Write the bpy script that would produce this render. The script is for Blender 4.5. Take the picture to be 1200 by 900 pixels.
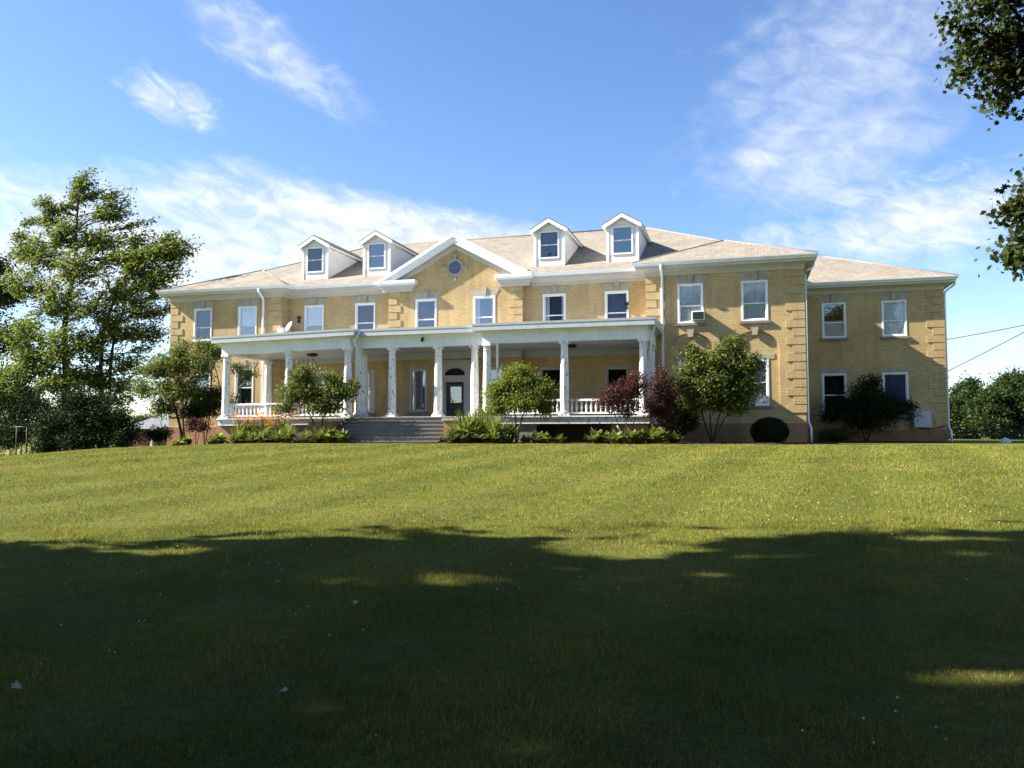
import bpy, math, random
import numpy as np
from mathutils import Vector, Matrix

rng = np.random.default_rng(7)
random.seed(7)
scene = bpy.context.scene
for o in list(bpy.data.objects):
    bpy.data.objects.remove(o)
COL = scene.collection

# ------------------------------------------------------------------ camera
F, YAW, PITCH, ROLL, CY, CZ = 957.3, 0.27677, 0.060128, 0.0013, 42.31, 0.60
cam_d = bpy.data.cameras.new('camera')
cam = bpy.data.objects.new('camera', cam_d)
COL.objects.link(cam)
cam.location = (0, -CY, CZ)
cam.rotation_euler = (math.pi / 2 + PITCH, 0, YAW)
cam_d.sensor_width = 36
cam_d.lens = F / 1200 * 36
cam_d.clip_start = 0.1
cam_d.clip_end = 6000
scene.camera = cam

# ------------------------------------------------------------------ sun and sky
SUN_TO = Vector((-4.9, -1.0, 3.55)).normalized()
SUN_EL = math.asin(SUN_TO.z)
SUN_ROT = math.atan2(SUN_TO.x, SUN_TO.y)
sd = bpy.data.lights.new('sun', 'SUN')
sd.energy = 5.0
sd.angle = math.radians(0.5)
sd.color = (1.0, 0.93, 0.80)
so = bpy.data.objects.new('sun', sd)
COL.objects.link(so)
so.location = (-60, -40, 60)
so.rotation_euler = (-SUN_TO).to_track_quat('-Z', 'Y').to_euler()

scene.view_settings.view_transform = 'Standard'
scene.view_settings.look = 'None'
scene.view_settings.gamma = 1
scene.view_settings.exposure = 1.85
scene.view_settings.use_curve_mapping = False
scene.cycles.max_bounces = 6
scene.cycles.transparent_max_bounces = 6
scene.cycles.diffuse_bounces = 3
scene.cycles.glossy_bounces = 2
scene.cycles.use_denoising = True


class NT:
    """tiny node tree writer"""
    def __init__(s, tree):
        s.t = tree
        tree.nodes.clear()

    def n(s, kind, _props=None, **inp):
        nd = s.t.nodes.new(kind)
        for k, v in (_props or {}).items():
            setattr(nd, k, v)
        for k, v in inp.items():
            key = int(k[1:]) if k[0] == 'i' and k[1:].isdigit() else k.replace('_', ' ')
            sock = nd.inputs[key]
            if isinstance(v, bpy.types.NodeSocket):
                s.t.links.new(v, sock)
            else:
                sock.default_value = v
        return nd

    def m(s, op, a, b=0.0, c=None, clamp=False):
        nd = s.t.nodes.new('ShaderNodeMath')
        nd.operation = op
        nd.use_clamp = clamp
        for i, v in enumerate((a, b) if c is None else (a, b, c)):
            if isinstance(v, bpy.types.NodeSocket):
                s.t.links.new(v, nd.inputs[i])
            else:
                nd.inputs[i].default_value = v
        return nd.outputs[0]

    def ramp(s, fac, stops):
        nd = s.t.nodes.new('ShaderNodeValToRGB')
        s.t.links.new(fac, nd.inputs[0])
        el = nd.color_ramp.elements
        while len(el) < len(stops):
            el.new(0.5)
        for e, (p, c) in zip(el, stops):
            e.position = p
            e.color = c if len(c) == 4 else (*c, 1)
        return nd.outputs[0]

    def smooth(s, v, a, b):
        nd = s.t.nodes.new('ShaderNodeMapRange')
        nd.interpolation_type = 'SMOOTHSTEP'
        s.t.links.new(v, nd.inputs[0])
        nd.inputs[1].default_value = a
        nd.inputs[2].default_value = b
        return nd.outputs[0]

    def mix(s, fac, a, b, mode='MIX'):
        nd = s.t.nodes.new('ShaderNodeMix')
        nd.data_type = 'RGBA'
        nd.blend_type = mode
        for idx, v in ((0, fac), (6, a), (7, b)):
            if isinstance(v, bpy.types.NodeSocket):
                s.t.links.new(v, nd.inputs[idx])
            elif idx == 0:
                nd.inputs[0].default_value = v
            else:
                nd.inputs[idx].default_value = v if len(v) == 4 else (*v, 1)
        return nd.outputs[2]


world = bpy.data.worlds.new('World')
scene.world = world
world.use_nodes = True
w = NT(world.node_tree)
sky = w.n('ShaderNodeTexSky', dict(sky_type='NISHITA', sun_disc=False, sun_elevation=SUN_EL, sun_rotation=SUN_ROT,
                                   altitude=200, air_density=1.0, dust_density=0.3, ozone_density=3.0))
tc = w.n('ShaderNodeTexCoord')
sep = w.n('ShaderNodeSeparateXYZ', Vector=tc.outputs['Generated'])
az = w.m('ARCTAN2', sep.outputs[0], sep.outputs[1])
U = w.m('ADD', az, YAW)                         # radians right of the house front
V = w.m('ARCSINE', sep.outputs[2])              # elevation
# fibrous noise, combed along a shallow diagonal
def cloud_noise(ang, sx, sy, scale, detail, rough, seed):
    ca, sa = math.cos(ang), math.sin(ang)
    a = w.m('ADD', w.m('MULTIPLY', U, ca * sx), w.m('MULTIPLY', V, -sa * sx))
    b = w.m('ADD', w.m('MULTIPLY', U, sa * sy), w.m('MULTIPLY', V, ca * sy))
    v = w.n('ShaderNodeCombineXYZ', X=a, Y=b, Z=seed)
    return w.n('ShaderNodeTexNoise', Vector=v.outputs[0], Scale=scale, Detail=detail, Roughness=rough, Distortion=0.6).outputs[0]
n_streak = cloud_noise(0.45, 1.0, 3.2, 5.0, 9.0, 0.60, 1.3)
n_flat = cloud_noise(0.10, 1.0, 3.4, 4.5, 9.0, 0.58, 4.1)
n_rip = cloud_noise(-0.5, 1.6, 3.0, 8.0, 6.0, 0.55, 8.7)
n_fil = cloud_noise(0.75, 1.0, 6.0, 9.0, 8.0, 0.62, 12.2)
n_puff = cloud_noise(0.25, 1.5, 3.2, 16.0, 7.0, 0.6, 21.0)
def blob(u0, v0, ang, ru, rv, soft0=1.0, soft1=0.0):
    ca, sa = math.cos(ang), math.sin(ang)
    du, dv = w.m('SUBTRACT', U, u0), w.m('SUBTRACT', V, v0)
    a = w.m('DIVIDE', w.m('ADD', w.m('MULTIPLY', du, ca), w.m('MULTIPLY', dv, sa)), ru)
    b = w.m('DIVIDE', w.m('ADD', w.m('MULTIPLY', du, -sa), w.m('MULTIPLY', dv, ca)), rv)
    r = w.m('SQRT', w.m('ADD', w.m('MULTIPLY', a, a), w.m('MULTIPLY', b, b)))
    return w.smooth(r, soft0, soft1)
def px(x, y):                                   # direction of a photo point, radians
    return math.atan((x - 600) / F), math.atan((507.6 - y) / math.hypot(F, x - 600))
def B(x, y, ang, ru, rv):
    u0, v0 = px(x, y)
    return blob(u0, v0, ang, ru, rv)
def add(*v):
    r = v[0]
    for q in v[1:]:
        r = w.m('ADD', r, q)
    return r
def mul(a, b):
    return w.m('MULTIPLY', a, b)
def dens(mask, noise, lo, hi, amt):
    # mask lifts the noise over its threshold
    v = w.m('ADD', noise, w.m('MULTIPLY', w.m('SUBTRACT', mask, 1.0), 0.55))
    return mul(w.smooth(v, lo, hi), amt)
# white bank low on the left, thinning to the right
bank = add(B(120, 305, -0.12, 0.54, 0.17), mul(B(380, 275, -0.14, 0.42, 0.12), 0.85), mul(B(590, 268, -0.12, 0.30, 0.055), 0.62))
bank = w.m('MINIMUM', bank, 1.0)
d1 = dens(bank, w.m('ADD', mul(n_flat, 0.65), mul(n_puff, 0.35)), 0.15, 0.62, 0.95)
low = B(700, 420, 0.0, 1.6, 0.24)
d2 = dens(low, n_flat, 0.28, 0.75, 0.38)
d3 = dens(B(300, 45, -0.48, 0.26, 0.075), w.m('ADD', mul(n_streak, 0.5), mul(n_puff, 0.5)), 0.16, 0.68, 0.62)
d4 = dens(B(190, 108, -0.25, 0.14, 0.06), w.m('ADD', mul(n_fil, 0.35), mul(n_puff, 0.65)), 0.22, 0.66, 0.75)
veil = w.m('MINIMUM', add(B(1020, 60, 0.35, 0.32, 0.20), mul(B(960, 190, 0.1, 0.20, 0.07), 0.8)), 1.0)
d5 = dens(veil, w.m('ADD', mul(n_rip, 0.6), mul(n_puff, 0.4)), 0.05, 0.85, 0.60)
d6 = dens(B(1050, 265, 0.12, 0.34, 0.10), w.m('ADD', mul(n_flat, 0.45), mul(n_puff, 0.55)), 0.14, 0.66, 0.85)
d7 = dens(B(900, 180, -0.1, 0.12, 0.03), n_fil, 0.25, 0.75, 0.55)
behind = w.smooth(w.m('ABSOLUTE', U), 0.75, 1.3)
d8 = mul(mul(w.smooth(n_flat, 0.50, 0.80), behind), 0.65)
keep = None
for d in (d1, d2, d3, d4, d5, d6, d7, d8):
    k = w.m('SUBTRACT', 1.0, d, clamp=True)
    keep = k if keep is None else mul(keep, k)
cov = w.m('SUBTRACT', 1.0, keep, clamp=True)
SKY_STRENGTH = 0.067
hs = w.n('ShaderNodeHueSaturation', Saturation=1.12, Hue=0.507, Value=1.0, Color=sky.outputs[0])
cl = w.mix(w.smooth(n_puff, 0.3, 0.7), (3.5, 3.75, 4.3), (4.9, 5.0, 5.2))
skyc = w.mix(cov, hs.outputs[0], cl)
bg = w.n('ShaderNodeBackground', Color=skyc, Strength=SKY_STRENGTH)
w.n('ShaderNodeOutputWorld', Surface=bg.outputs[0])

# ------------------------------------------------------------------ helpers
_c, _s = math.cos(YAW), math.sin(YAW)
def at(x, y, Y):
    """the point of the plane at depth Y seen at photo point x, y (used to read the place off the photo)"""
    a, b = (x - 600) / F, (y - 450) / F
    a, b = a + b * ROLL, b - a * ROLL
    cp, sp = math.cos(PITCH), math.sin(PITCH)
    fw, u = cp + b * sp, sp - b * cp
    d = Vector((a * _c - fw * _s, a * _s + fw * _c, u))
    return Vector((0, -CY, CZ)) + d * ((Y + CY) / d.y)
def cam_ground(u, v, z=0.0):
    """a ground position u metres right of and v metres ahead of the photographer"""
    return Vector((u * _c - v * _s, -CY + u * _s + v * _c, z))

def sstep(t):
    t = np.clip(t, 0, 1)
    return t * t * (3 - 2 * t)
def ground(X, Y):
    X = np.asarray(X, float); Y = np.asarray(Y, float)
    h = 0.12 - 1.12 * sstep((-9.0 - Y) / 33.0)
    d = np.clip(-X - 22.0, 0, 45)
    h = h - 0.062 * (np.sqrt(d * d + 4) - 2)
    d2 = np.clip(X - 14.0, 0, 60)
    h = h - 0.006 * d2
    und = 0.035 * np.sin(X * 0.31 + 1.2) * np.sin(Y * 0.23 + 0.4) + 0.02 * np.sin(X * 0.83 + Y * 0.61)
    return h + und * np.clip((-8 - Y) / 6, 0, 1)
def gz(x, y):
    return float(ground(x, y))

def tag(o, label=None, cat=None, group=None, kind=None):
    if label: o['label'] = label
    if cat: o['category'] = cat
    if group: o['group'] = group
    if kind: o['kind'] = kind
    return o
def thing(name, label, cat, loc=(0, 0, 0), group=None):
    o = bpy.data.objects.new(name, None)
    o.empty_display_size = 0.3
    COL.objects.link(o)
    o.location = loc
    return tag(o, label, cat, group)
def wloc(o):
    v = Vector(o.location)
    while o.parent:
        o = o.parent
        v += Vector(o.location)
    return v
def mesh_np(name, verts, faces_n, idx, mat, smooth=False):
    """verts (N,3), faces all with faces_n corners"""
    me = bpy.data.meshes.new(name)
    verts = np.ascontiguousarray(verts, dtype=np.float32)
    idx = np.ascontiguousarray(idx, dtype=np.int32)
    me.vertices.add(len(verts))
    me.vertices.foreach_set('co', verts.ravel())
    nf = len(idx) // faces_n
    me.loops.add(len(idx))
    me.loops.foreach_set('vertex_index', idx)
    me.polygons.add(nf)
    me.polygons.foreach_set('loop_start', np.arange(nf, dtype=np.int32) * faces_n)
    me.polygons.foreach_set('loop_total', np.full(nf, faces_n, dtype=np.int32))
    if smooth:
        me.polygons.foreach_set('use_smooth', np.ones(nf, dtype=bool))
    me.update(calc_edges=True)
    me.materials.append(mat)
    return me
def link(name, me, parent=None, loc=(0, 0, 0)):
    """loc is in world space"""
    o = bpy.data.objects.new(name, me)
    COL.objects.link(o)
    o.location = Vector(loc)
    if parent:
        o.location = Vector(loc) - wloc(parent)
        o.parent = parent
    return o

class MB:
    def __init__(s, warp=None):
        s.v, s.f, s.sm, s.warp = [], [], [], warp
    def add(s, vs, fs, smooth=False):
        b = len(s.v)
        s.v += [tuple(p) for p in vs]
        s.f += [tuple(i + b for i in f) for f in fs]
        s.sm += [smooth] * len(fs)
        return s
    def box(s, x0, x1, y0, y1, z0, z1):
        return s.add([(x0, y0, z0), (x1, y0, z0), (x1, y1, z0), (x0, y1, z0), (x0, y0, z1), (x1, y0, z1), (x1, y1, z1), (x0, y1, z1)],
                     [(3, 2, 1, 0), (4, 5, 6, 7), (0, 1, 5, 4), (1, 2, 6, 5), (2, 3, 7, 6), (3, 0, 4, 7)])
    def quad(s, *p):
        return s.add(p, [tuple(range(len(p)))])
    def prism(s, pts, y0, y1):
        """polygon in XZ (anticlockwise seen from -Y) pushed along Y"""
        n = len(pts)
        vs = [(x, y0, z) for x, z in pts] + [(x, y1, z) for x, z in pts]
        fs = [tuple(range(n)), tuple(range(2 * n - 1, n - 1, -1))]
        fs += [(i, i + n, (i + 1) % n + n, (i + 1) % n) for i in range(n)]
        return s.add(vs, fs)
    def prism_xy(s, pts, z0, z1):
        n = len(pts)
        vs = [(x, y, z0) for x, y in pts] + [(x, y, z1) for x, y in pts]
        fs = [tuple(range(n - 1, -1, -1)), tuple(range(n, 2 * n))]
        fs += [(i, (i + 1) % n, (i + 1) % n + n, i + n) for i in range(n)]
        return s.add(vs, fs)
    def lathe(s, cx, cy, prof, seg=16, smooth=True):
        vs, fs = [], []
        for r, z in prof:
            for k in range(seg):
                a = 2 * math.pi * k / seg
                vs.append((cx + r * math.cos(a), cy + r * math.sin(a), z))
        for i in range(len(prof) - 1):
            for k in range(seg):
                k2 = (k + 1) % seg
                fs.append((i * seg + k, i * seg + k2, (i + 1) * seg + k2, (i + 1) * seg + k))
        fs.append(tuple(range(seg - 1, -1, -1)))
        n = len(prof) - 1
        fs.append(tuple(n * seg + k for k in range(seg)))
        return s.add(vs, fs, smooth)
    def tube(s, pts, r0, r1=None, seg=6, smooth=True):
        pts = [Vector(p) for p in pts]
        r1 = r0 if r1 is None else r1
        n = len(pts)
        vs, fs = [], []
        for i, p in enumerate(pts):
            d = (pts[min(i + 1, n - 1)] - pts[max(i - 1, 0)]).normalized()
            a = d.cross(Vector((0.13, 0.27, 0.95)))
            if a.length < 1e-3: a = d.cross(Vector((1, 0, 0)))
            a.normalize(); b = d.cross(a)
            r = r0 + (r1 - r0) * i / max(1, n - 1)
            for k in range(seg):
                t = 2 * math.pi * k / seg
                vs.append(p + a * (r * math.cos(t)) + b * (r * math.sin(t)))
        for i in range(n - 1):
            for k in range(seg):
                k2 = (k + 1) % seg
                fs.append((i * seg + k, i * seg + k2, (i + 1) * seg + k2, (i + 1) * seg + k))
        fs.append(tuple(range(seg - 1, -1, -1)))
        fs.append(tuple((n - 1) * seg + k for k in range(seg)))
        return s.add(vs, fs, smooth)
    def sweep(s, path, prof, cap=True):
        """closed profile (outward offset, z) run along an XY path; outward is to the right of travel"""
        P = [Vector(p) for p in path]
        n, m = len(P), len(prof)
        offs = []
        for i in range(n):
            ds = []
            if i > 0: ds.append((P[i] - P[i - 1]).normalized())
            if i < n - 1: ds.append((P[i + 1] - P[i]).normalized())
            ns = [Vector((d.y, -d.x)) for d in ds]
            if len(ns) == 2:
                q = (ns[0] + ns[1]).normalized()
                q = q / max(0.2, q.dot(ns[0]))
            else:
                q = ns[0]
            offs.append(q)
        vs = [(P[i].x + offs[i].x * o, P[i].y + offs[i].y * o, z) for i in range(n) for o, z in prof]
        fs = [(i * m + j, (i + 1) * m + j, (i + 1) * m + (j + 1) % m, i * m + (j + 1) % m) for i in range(n - 1) for j in range(m)]
        if cap:
            fs += [tuple(range(m)), tuple(range((n - 1) * m + m - 1, (n - 1) * m - 1, -1))]
        return s.add(vs, fs)
    def wall(s, x0, x1, z0, z1, holes, Y, depth=0.16):
        """front wall in the plane Y with rectangular openings and their reveals"""
        xs = sorted({x0, x1, *[h[0] for h in holes], *[h[1] for h in holes]})
        zs = sorted({z0, z1, *[h[2] for h in holes], *[h[3] for h in holes]})
        for a, b in zip(xs, xs[1:]):
            for c, d in zip(zs, zs[1:]):
                mx, mz = (a + b) / 2, (c + d) / 2
                if any(h[0] < mx < h[1] and h[2] < mz < h[3] for h in holes): continue
                s.quad((a, Y, c), (b, Y, c), (b, Y, d), (a, Y, d))
        for a, b, c, d in holes:
            y = Y + depth
            s.quad((a, Y, c), (a, Y, d), (a, y, d), (a, y, c))
            s.quad((b, Y, d), (b, Y, c), (b, y, c), (b, y, d))
            s.quad((a, Y, d), (b, Y, d), (b, y, d), (a, y, d))
            s.quad((b, Y, c), (a, Y, c), (a, y, c), (b, y, c))
        return s
    def build(s, name, mat, parent=None, origin=None, bevel=0):
        vs = s.v
        if s.warp: vs = [s.warp(p) for p in vs]
        if origin is None:
            a = np.array(vs)
            mn, mx = a.min(0), a.max(0)
            origin = ((mn[0] + mx[0]) / 2, (mn[1] + mx[1]) / 2, mn[2])
        ox, oy, oz = origin
        me = bpy.data.meshes.new(name)
        me.from_pydata([(x - ox, y - oy, z - oz) for x, y, z in vs], [], s.f)
        me.polygons.foreach_set('use_smooth', s.sm)
        me.update()
        me.materials.append(mat)
        o = link(name, me, parent, origin)
        if bevel:
            b = o.modifiers.new('edge', 'BEVEL')
            b.width = bevel; b.segments = 1; b.limit_method = 'ANGLE'
        return o

# ------------------------------------------------------------------ materials
def new_mat(name):
    m = bpy.data.materials.new(name)
    m.use_nodes = True
    return m, NT(m.node_tree)
def finish(t, shader):
    t.n('ShaderNodeOutputMaterial', Surface=shader)
def plain(name, col, rough=0.7, var=0.12, scale=3.0, spec=0.3, metal=0.0, bump=0.0):
    m, t = new_mat(name)
    g = t.n('ShaderNodeNewGeometry')
    n1 = t.n('ShaderNodeTexNoise', Vector=g.outputs['Position'], Scale=scale, Detail=6.0, Roughness=0.6).outputs[0]
    lo = tuple(c * (1 - var) for c in col); hi = tuple(min(1, c * (1 + var)) for c in col)
    c = t.ramp(n1, [(0.3, lo), (0.7, hi)])
    kw = {}
    if bump:
        kw['Normal'] = t.n('ShaderNodeBump', Height=n1, Strength=bump, Distance=0.02).outputs[0]
    p = t.n('ShaderNodeBsdfPrincipled', Base_Color=c, Roughness=rough, Metallic=metal, **kw)
    p.inputs['Specular IOR Level'].default_value = spec
    finish(t, p.outputs[0])
    return m
def wall_uv(t):
    """u along the wall (X on front faces, Y on side faces), v = height"""
    g = t.n('ShaderNodeNewGeometry')
    p = t.n('ShaderNodeSeparateXYZ', Vector=g.outputs['Position'])
    n = t.n('ShaderNodeSeparateXYZ', Vector=g.outputs['True Normal'])
    side = t.m('GREATER_THAN', t.m('ABSOLUTE', n.outputs[0]), 0.7)
    u = t.m('ADD', p.outputs[0], t.m('MULTIPLY', side, t.m('SUBTRACT', p.outputs[1], p.outputs[0])))
    v = t.n('ShaderNodeCombineXYZ', X=u, Y=p.outputs[2], Z=0.0)
    return g, p, v.outputs[0]
def brick(name, c1, c2, mortar, stain=0.13):
    m, t = new_mat(name)
    g, p, uv = wall_uv(t)
    b = t.n('ShaderNodeTexBrick', dict(offset=0.5), Vector=uv, Scale=1.0, Color1=(*c1, 1), Color2=(*c2, 1), Mortar=(*mortar, 1),
            Mortar_Size=0.011, Mortar_Smooth=0.2, Bias=-0.1, Brick_Width=0.215, Row_Height=0.075)
    n1 = t.n('ShaderNodeTexNoise', Vector=g.outputs['Position'], Scale=0.55, Detail=6.0, Roughness=0.6).outputs[0]
    n2 = t.n('ShaderNodeTexNoise', Vector=uv, Scale=14.0, Detail=3.0, Roughness=0.6).outputs[0]
    st = t.ramp(n1, [(0.32, (1 - stain * 1.6,) * 3), (0.66, (1 + stain * 0.5,) * 3)])
    c = t.mix(1.0, b.outputs[0], st, 'MULTIPLY')
    c = t.mix(1.0, c, t.ramp(n2, [(0.3, (0.86, 0.86, 0.86)), (0.7, (1.1, 1.1, 1.1))]), 'MULTIPLY')
    ms = t.n('ShaderNodeMapping', Vector=g.outputs['Position'], Scale=(1.6, 1.6, 0.16)).outputs[0]
    n3 = t.n('ShaderNodeTexNoise', Vector=ms, Scale=1.0, Detail=7.0, Roughness=0.65).outputs[0]
    c = t.mix(1.0, c, t.ramp(n3, [(0.30, (0.80, 0.77, 0.74)), (0.52, (1.02, 1.02, 1.02))]), 'MULTIPLY')
    bp = t.n('ShaderNodeBump', Height=b.outputs[1], Strength=0.5, Distance=0.008, _props=dict(invert=True))
    pr = t.n('ShaderNodeBsdfPrincipled', Base_Color=c, Roughness=0.85, Normal=bp.outputs[0])
    pr.inputs['Specular IOR Level'].default_value = 0.2
    finish(t, pr.outputs[0])
    return m
def shingles(name):
    m, t = new_mat(name)
    g = t.n('ShaderNodeNewGeometry')
    p = t.n('ShaderNodeSeparateXYZ', Vector=g.outputs['Position'])
    n = t.n('ShaderNodeSeparateXYZ', Vector=g.outputs['True Normal'])
    side = t.m('GREATER_THAN', t.m('ABSOLUTE', n.outputs[0]), 0.25)
    u = t.m('ADD', p.outputs[0], t.m('MULTIPLY', side, t.m('SUBTRACT', p.outputs[1], p.outputs[0])))
    v = t.m('MULTIPLY', p.outputs[2], 2.45)
    uv = t.n('ShaderNodeCombineXYZ', X=u, Y=v, Z=0.0).outputs[0]
    b = t.n('ShaderNodeTexBrick', dict(offset=0.37), Vector=uv, Scale=1.0, Color1=(0.300, 0.274, 0.230, 1), Color2=(0.222, 0.199, 0.163, 1),
            Mortar=(0.13, 0.10, 0.085, 1), Mortar_Size=0.010, Mortar_Smooth=0.6, Bias=-0.05, Brick_Width=0.30, Row_Height=0.145)
    n1 = t.n('ShaderNodeTexNoise', Vector=g.outputs['Position'], Scale=0.7, Detail=7.0, Roughness=0.65).outputs[0]
    n2 = t.n('ShaderNodeTexNoise', Vector=uv, Scale=5.0, Detail=5.0, Roughness=0.7).outputs[0]
    c = t.mix(1.0, b.outputs[0], t.ramp(n1, [(0.3, (0.86, 0.84, 0.83)), (0.7, (1.12, 1.1, 1.08))]), 'MULTIPLY')
    c = t.mix(1.0, c, t.ramp(n2, [(0.3, (0.84, 0.84, 0.84)), (0.7, (1.12, 1.12, 1.12))]), 'MULTIPLY')
    # old dark weathered shingles on the far left hip
    wx = t.smooth(p.outputs[0], -29.8, -31.6)
    wn = t.n('ShaderNodeTexNoise', Vector=g.outputs['Position'], Scale=1.6, Detail=5.0, Roughness=0.7).outputs[0]
    wf = t.m('MULTIPLY', wx, t.smooth(wn, 0.44, 0.58))
    c = t.mix(t.m('MULTIPLY', wf, 0.7), c, (0.10, 0.085, 0.08))
    bp = t.n('ShaderNodeBump', Height=b.outputs[1], Strength=0.6, Distance=0.02, _props=dict(invert=True))
    pr = t.n('ShaderNodeBsdfPrincipled', Base_Color=c, Roughness=0.9, Normal=bp.outputs[0])
    pr.inputs['Specular IOR Level'].default_value = 0.15
    finish(t, pr.outputs[0])
    return m
def paint(name, col, peel=0.0, under=(0.16, 0.13, 0.11), boards=0.0, rough=0.5, horiz=False):
    m, t = new_mat(name)
    g, p, uv = wall_uv(t)
    n1 = t.n('ShaderNodeTexNoise', Vector=g.outputs['Position'], Scale=1.7, Detail=6.0, Roughness=0.65).outputs[0]
    c = t.ramp(n1, [(0.3, tuple(k * 0.86 for k in col)), (0.65, col)])
    kw = {}
    if boards:
        us = t.n('ShaderNodeSeparateXYZ', Vector=uv)
        fr = t.m('FRACT', t.m('DIVIDE', us.outputs[1 if horiz else 0], boards))
        gr = t.m('LESS_THAN', fr, 0.09)
        c = t.mix(t.m('MULTIPLY', gr, 0.16), c, tuple(k * 0.45 for k in col))
        hgt = fr if horiz else t.m('SUBTRACT', 1.0, gr)
        kw['Normal'] = t.n('ShaderNodeBump', Height=hgt, Strength=0.5, Distance=0.015).outputs[0]
    if peel:
        st = t.n('ShaderNodeMapping', Vector=g.outputs['Position'], Scale=(7.0, 7.0, 3.2)).outputs[0]
        n2 = t.n('ShaderNodeTexNoise', Vector=st, Scale=1.4, Detail=8.0, Roughness=0.72).outputs[0]
        f = t.smooth(n2, 0.66 - peel * 0.2, 0.69 - peel * 0.2)
        c = t.mix(t.m('MULTIPLY', f, 0.85), c, under)
    pr = t.n('ShaderNodeBsdfPrincipled', Base_Color=c, Roughness=rough, **kw)
    pr.inputs['Specular IOR Level'].default_value = 0.3
    finish(t, pr.outputs[0])
    return m
def glass(name, refl):
    m, t = new_mat(name)
    lw = t.n('ShaderNodeFresnel', IOR=1.5)
    g = t.n('ShaderNodeNewGeometry')
    nz = t.n('ShaderNodeTexNoise', Vector=g.outputs['Position'], Scale=1.3, Detail=2.0)
    bp = t.n('ShaderNodeBump', Height=nz.outputs[0], Strength=0.12, Distance=0.05)
    gl = t.n('ShaderNodeBsdfGlossy', Color=(0.95, 0.97, 1, 1), Roughness=0.015, Normal=bp.outputs[0])
    tr = t.n('ShaderNodeBsdfTransparent', Color=(0.92, 0.95, 0.97, 1))
    f = t.m('ADD', lw.outputs[0], refl, clamp=True)
    mx = t.n('ShaderNodeMixShader', i0=f, i1=tr.outputs[0], i2=gl.outputs[0])
    finish(t, mx.outputs[0])
    return m
def folds(name, c, amp=0.25, k=26.0):
    m, t = new_mat(name)
    g = t.n('ShaderNodeNewGeometry')
    p = t.n('ShaderNodeSeparateXYZ', Vector=g.outputs['Position'])
    s = t.m('SINE', t.m('MULTIPLY', p.outputs[0], k))
    n = t.n('ShaderNodeTexNoise', Vector=g.outputs['Position'], Scale=2.0).outputs[0]
    bp = t.n('ShaderNodeBump', Height=s, Strength=amp, Distance=0.03)
    col = t.mix(n, tuple(v * 0.85 for v in c), c)
    pr = t.n('ShaderNodeBsdfPrincipled', Base_Color=col, Roughness=0.9, Normal=bp.outputs[0])
    finish(t, pr.outputs[0])
    return m
def leaf(name, dark, light, trans=0.45, rough=0.55, spec=0.18, tint=None):
    m, t = new_mat(name)
    g = t.n('ShaderNodeNewGeometry')
    r = g.outputs['Random Per Island']
    n = t.n('ShaderNodeTexNoise', Vector=g.outputs['Position'], Scale=0.9, Detail=2.0).outputs[0]
    k = t.m('ADD', t.m('MULTIPLY', r, 0.65), t.m('MULTIPLY', n, 0.45))
    stops = [(0.15, dark), (0.75, light)]
    if tint: stops.append((0.97, tint))
    c = t.ramp(k, stops)
    pr = t.n('ShaderNodeBsdfPrincipled', Base_Color=c, Roughness=rough)
    pr.inputs['Specular IOR Level'].default_value = spec
    tl = t.n('ShaderNodeBsdfTranslucent', Color=t.mix(1.0, c, (1.25, 1.3, 0.7), 'MULTIPLY'))
    mx = t.n('ShaderNodeMixShader', i0=trans, i1=pr.outputs[0], i2=tl.outputs[0])
    finish(t, mx.outputs[0])
    return m

M = {}
M['brick'] = brick('buff_brick', (0.60, 0.43, 0.200), (0.51, 0.36, 0.160), (0.38, 0.285, 0.165))
M['base_brick'] = brick('orange_brick', (0.44, 0.215, 0.085), (0.34, 0.16, 0.07), (0.30, 0.22, 0.15), 0.2)
M['red_brick'] = brick('red_brick', (0.25, 0.09, 0.06), (0.2, 0.07, 0.05), (0.25, 0.18, 0.14), 0.15)
M['quoin'] = brick('quoin_brick', (0.59, 0.43, 0.21), (0.51, 0.365, 0.17), (0.35, 0.27, 0.16), 0.08)
M['shingle'] = shingles('roof_shingles')
M['stone'] = plain('lintel_stone', (0.37, 0.325, 0.25), 0.85, 0.2, 4.0)
M['sill'] = plain('sill_stone', (0.22, 0.19, 0.17), 0.85, 0.25, 5.0)
M['white'] = paint('white_paint', (0.85, 0.85, 0.85))
M['siding'] = paint('dormer_siding', (0.80, 0.79, 0.77), boards=0.16, horiz=True)
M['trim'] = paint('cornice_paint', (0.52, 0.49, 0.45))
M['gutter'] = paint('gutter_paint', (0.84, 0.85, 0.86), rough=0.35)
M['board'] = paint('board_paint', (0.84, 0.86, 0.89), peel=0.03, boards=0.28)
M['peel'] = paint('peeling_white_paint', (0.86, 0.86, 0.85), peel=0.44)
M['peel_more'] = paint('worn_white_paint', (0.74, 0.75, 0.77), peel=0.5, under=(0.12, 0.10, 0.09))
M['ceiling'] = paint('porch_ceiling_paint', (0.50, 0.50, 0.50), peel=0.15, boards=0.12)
M['frame_grey'] = paint('weathered_frame_paint', (0.50, 0.48, 0.45))
M['step'] = paint('worn_grey_steps', (0.18, 0.16, 0.145), peel=0.5, under=(0.10, 0.09, 0.09))
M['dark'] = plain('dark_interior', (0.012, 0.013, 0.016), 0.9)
M['lattice'] = paint('lattice_paint', (0.30, 0.31, 0.32), peel=0.5)
M['glass'] = glass('window_glass', 0.08)
M['glass_hi'] = glass('sky_window_glass', 0.22)
M['glass_low'] = glass('dim_window_glass', 0.02)
M['blind'] = folds('white_blind', (0.90, 0.91, 0.92), 0.1)
M['drape'] = folds('white_drape', (0.90, 0.91, 0.92), 0.4)
M['blue_drape'] = folds('blue_grey_drape', (0.22, 0.29, 0.43), 0.35)
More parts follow.
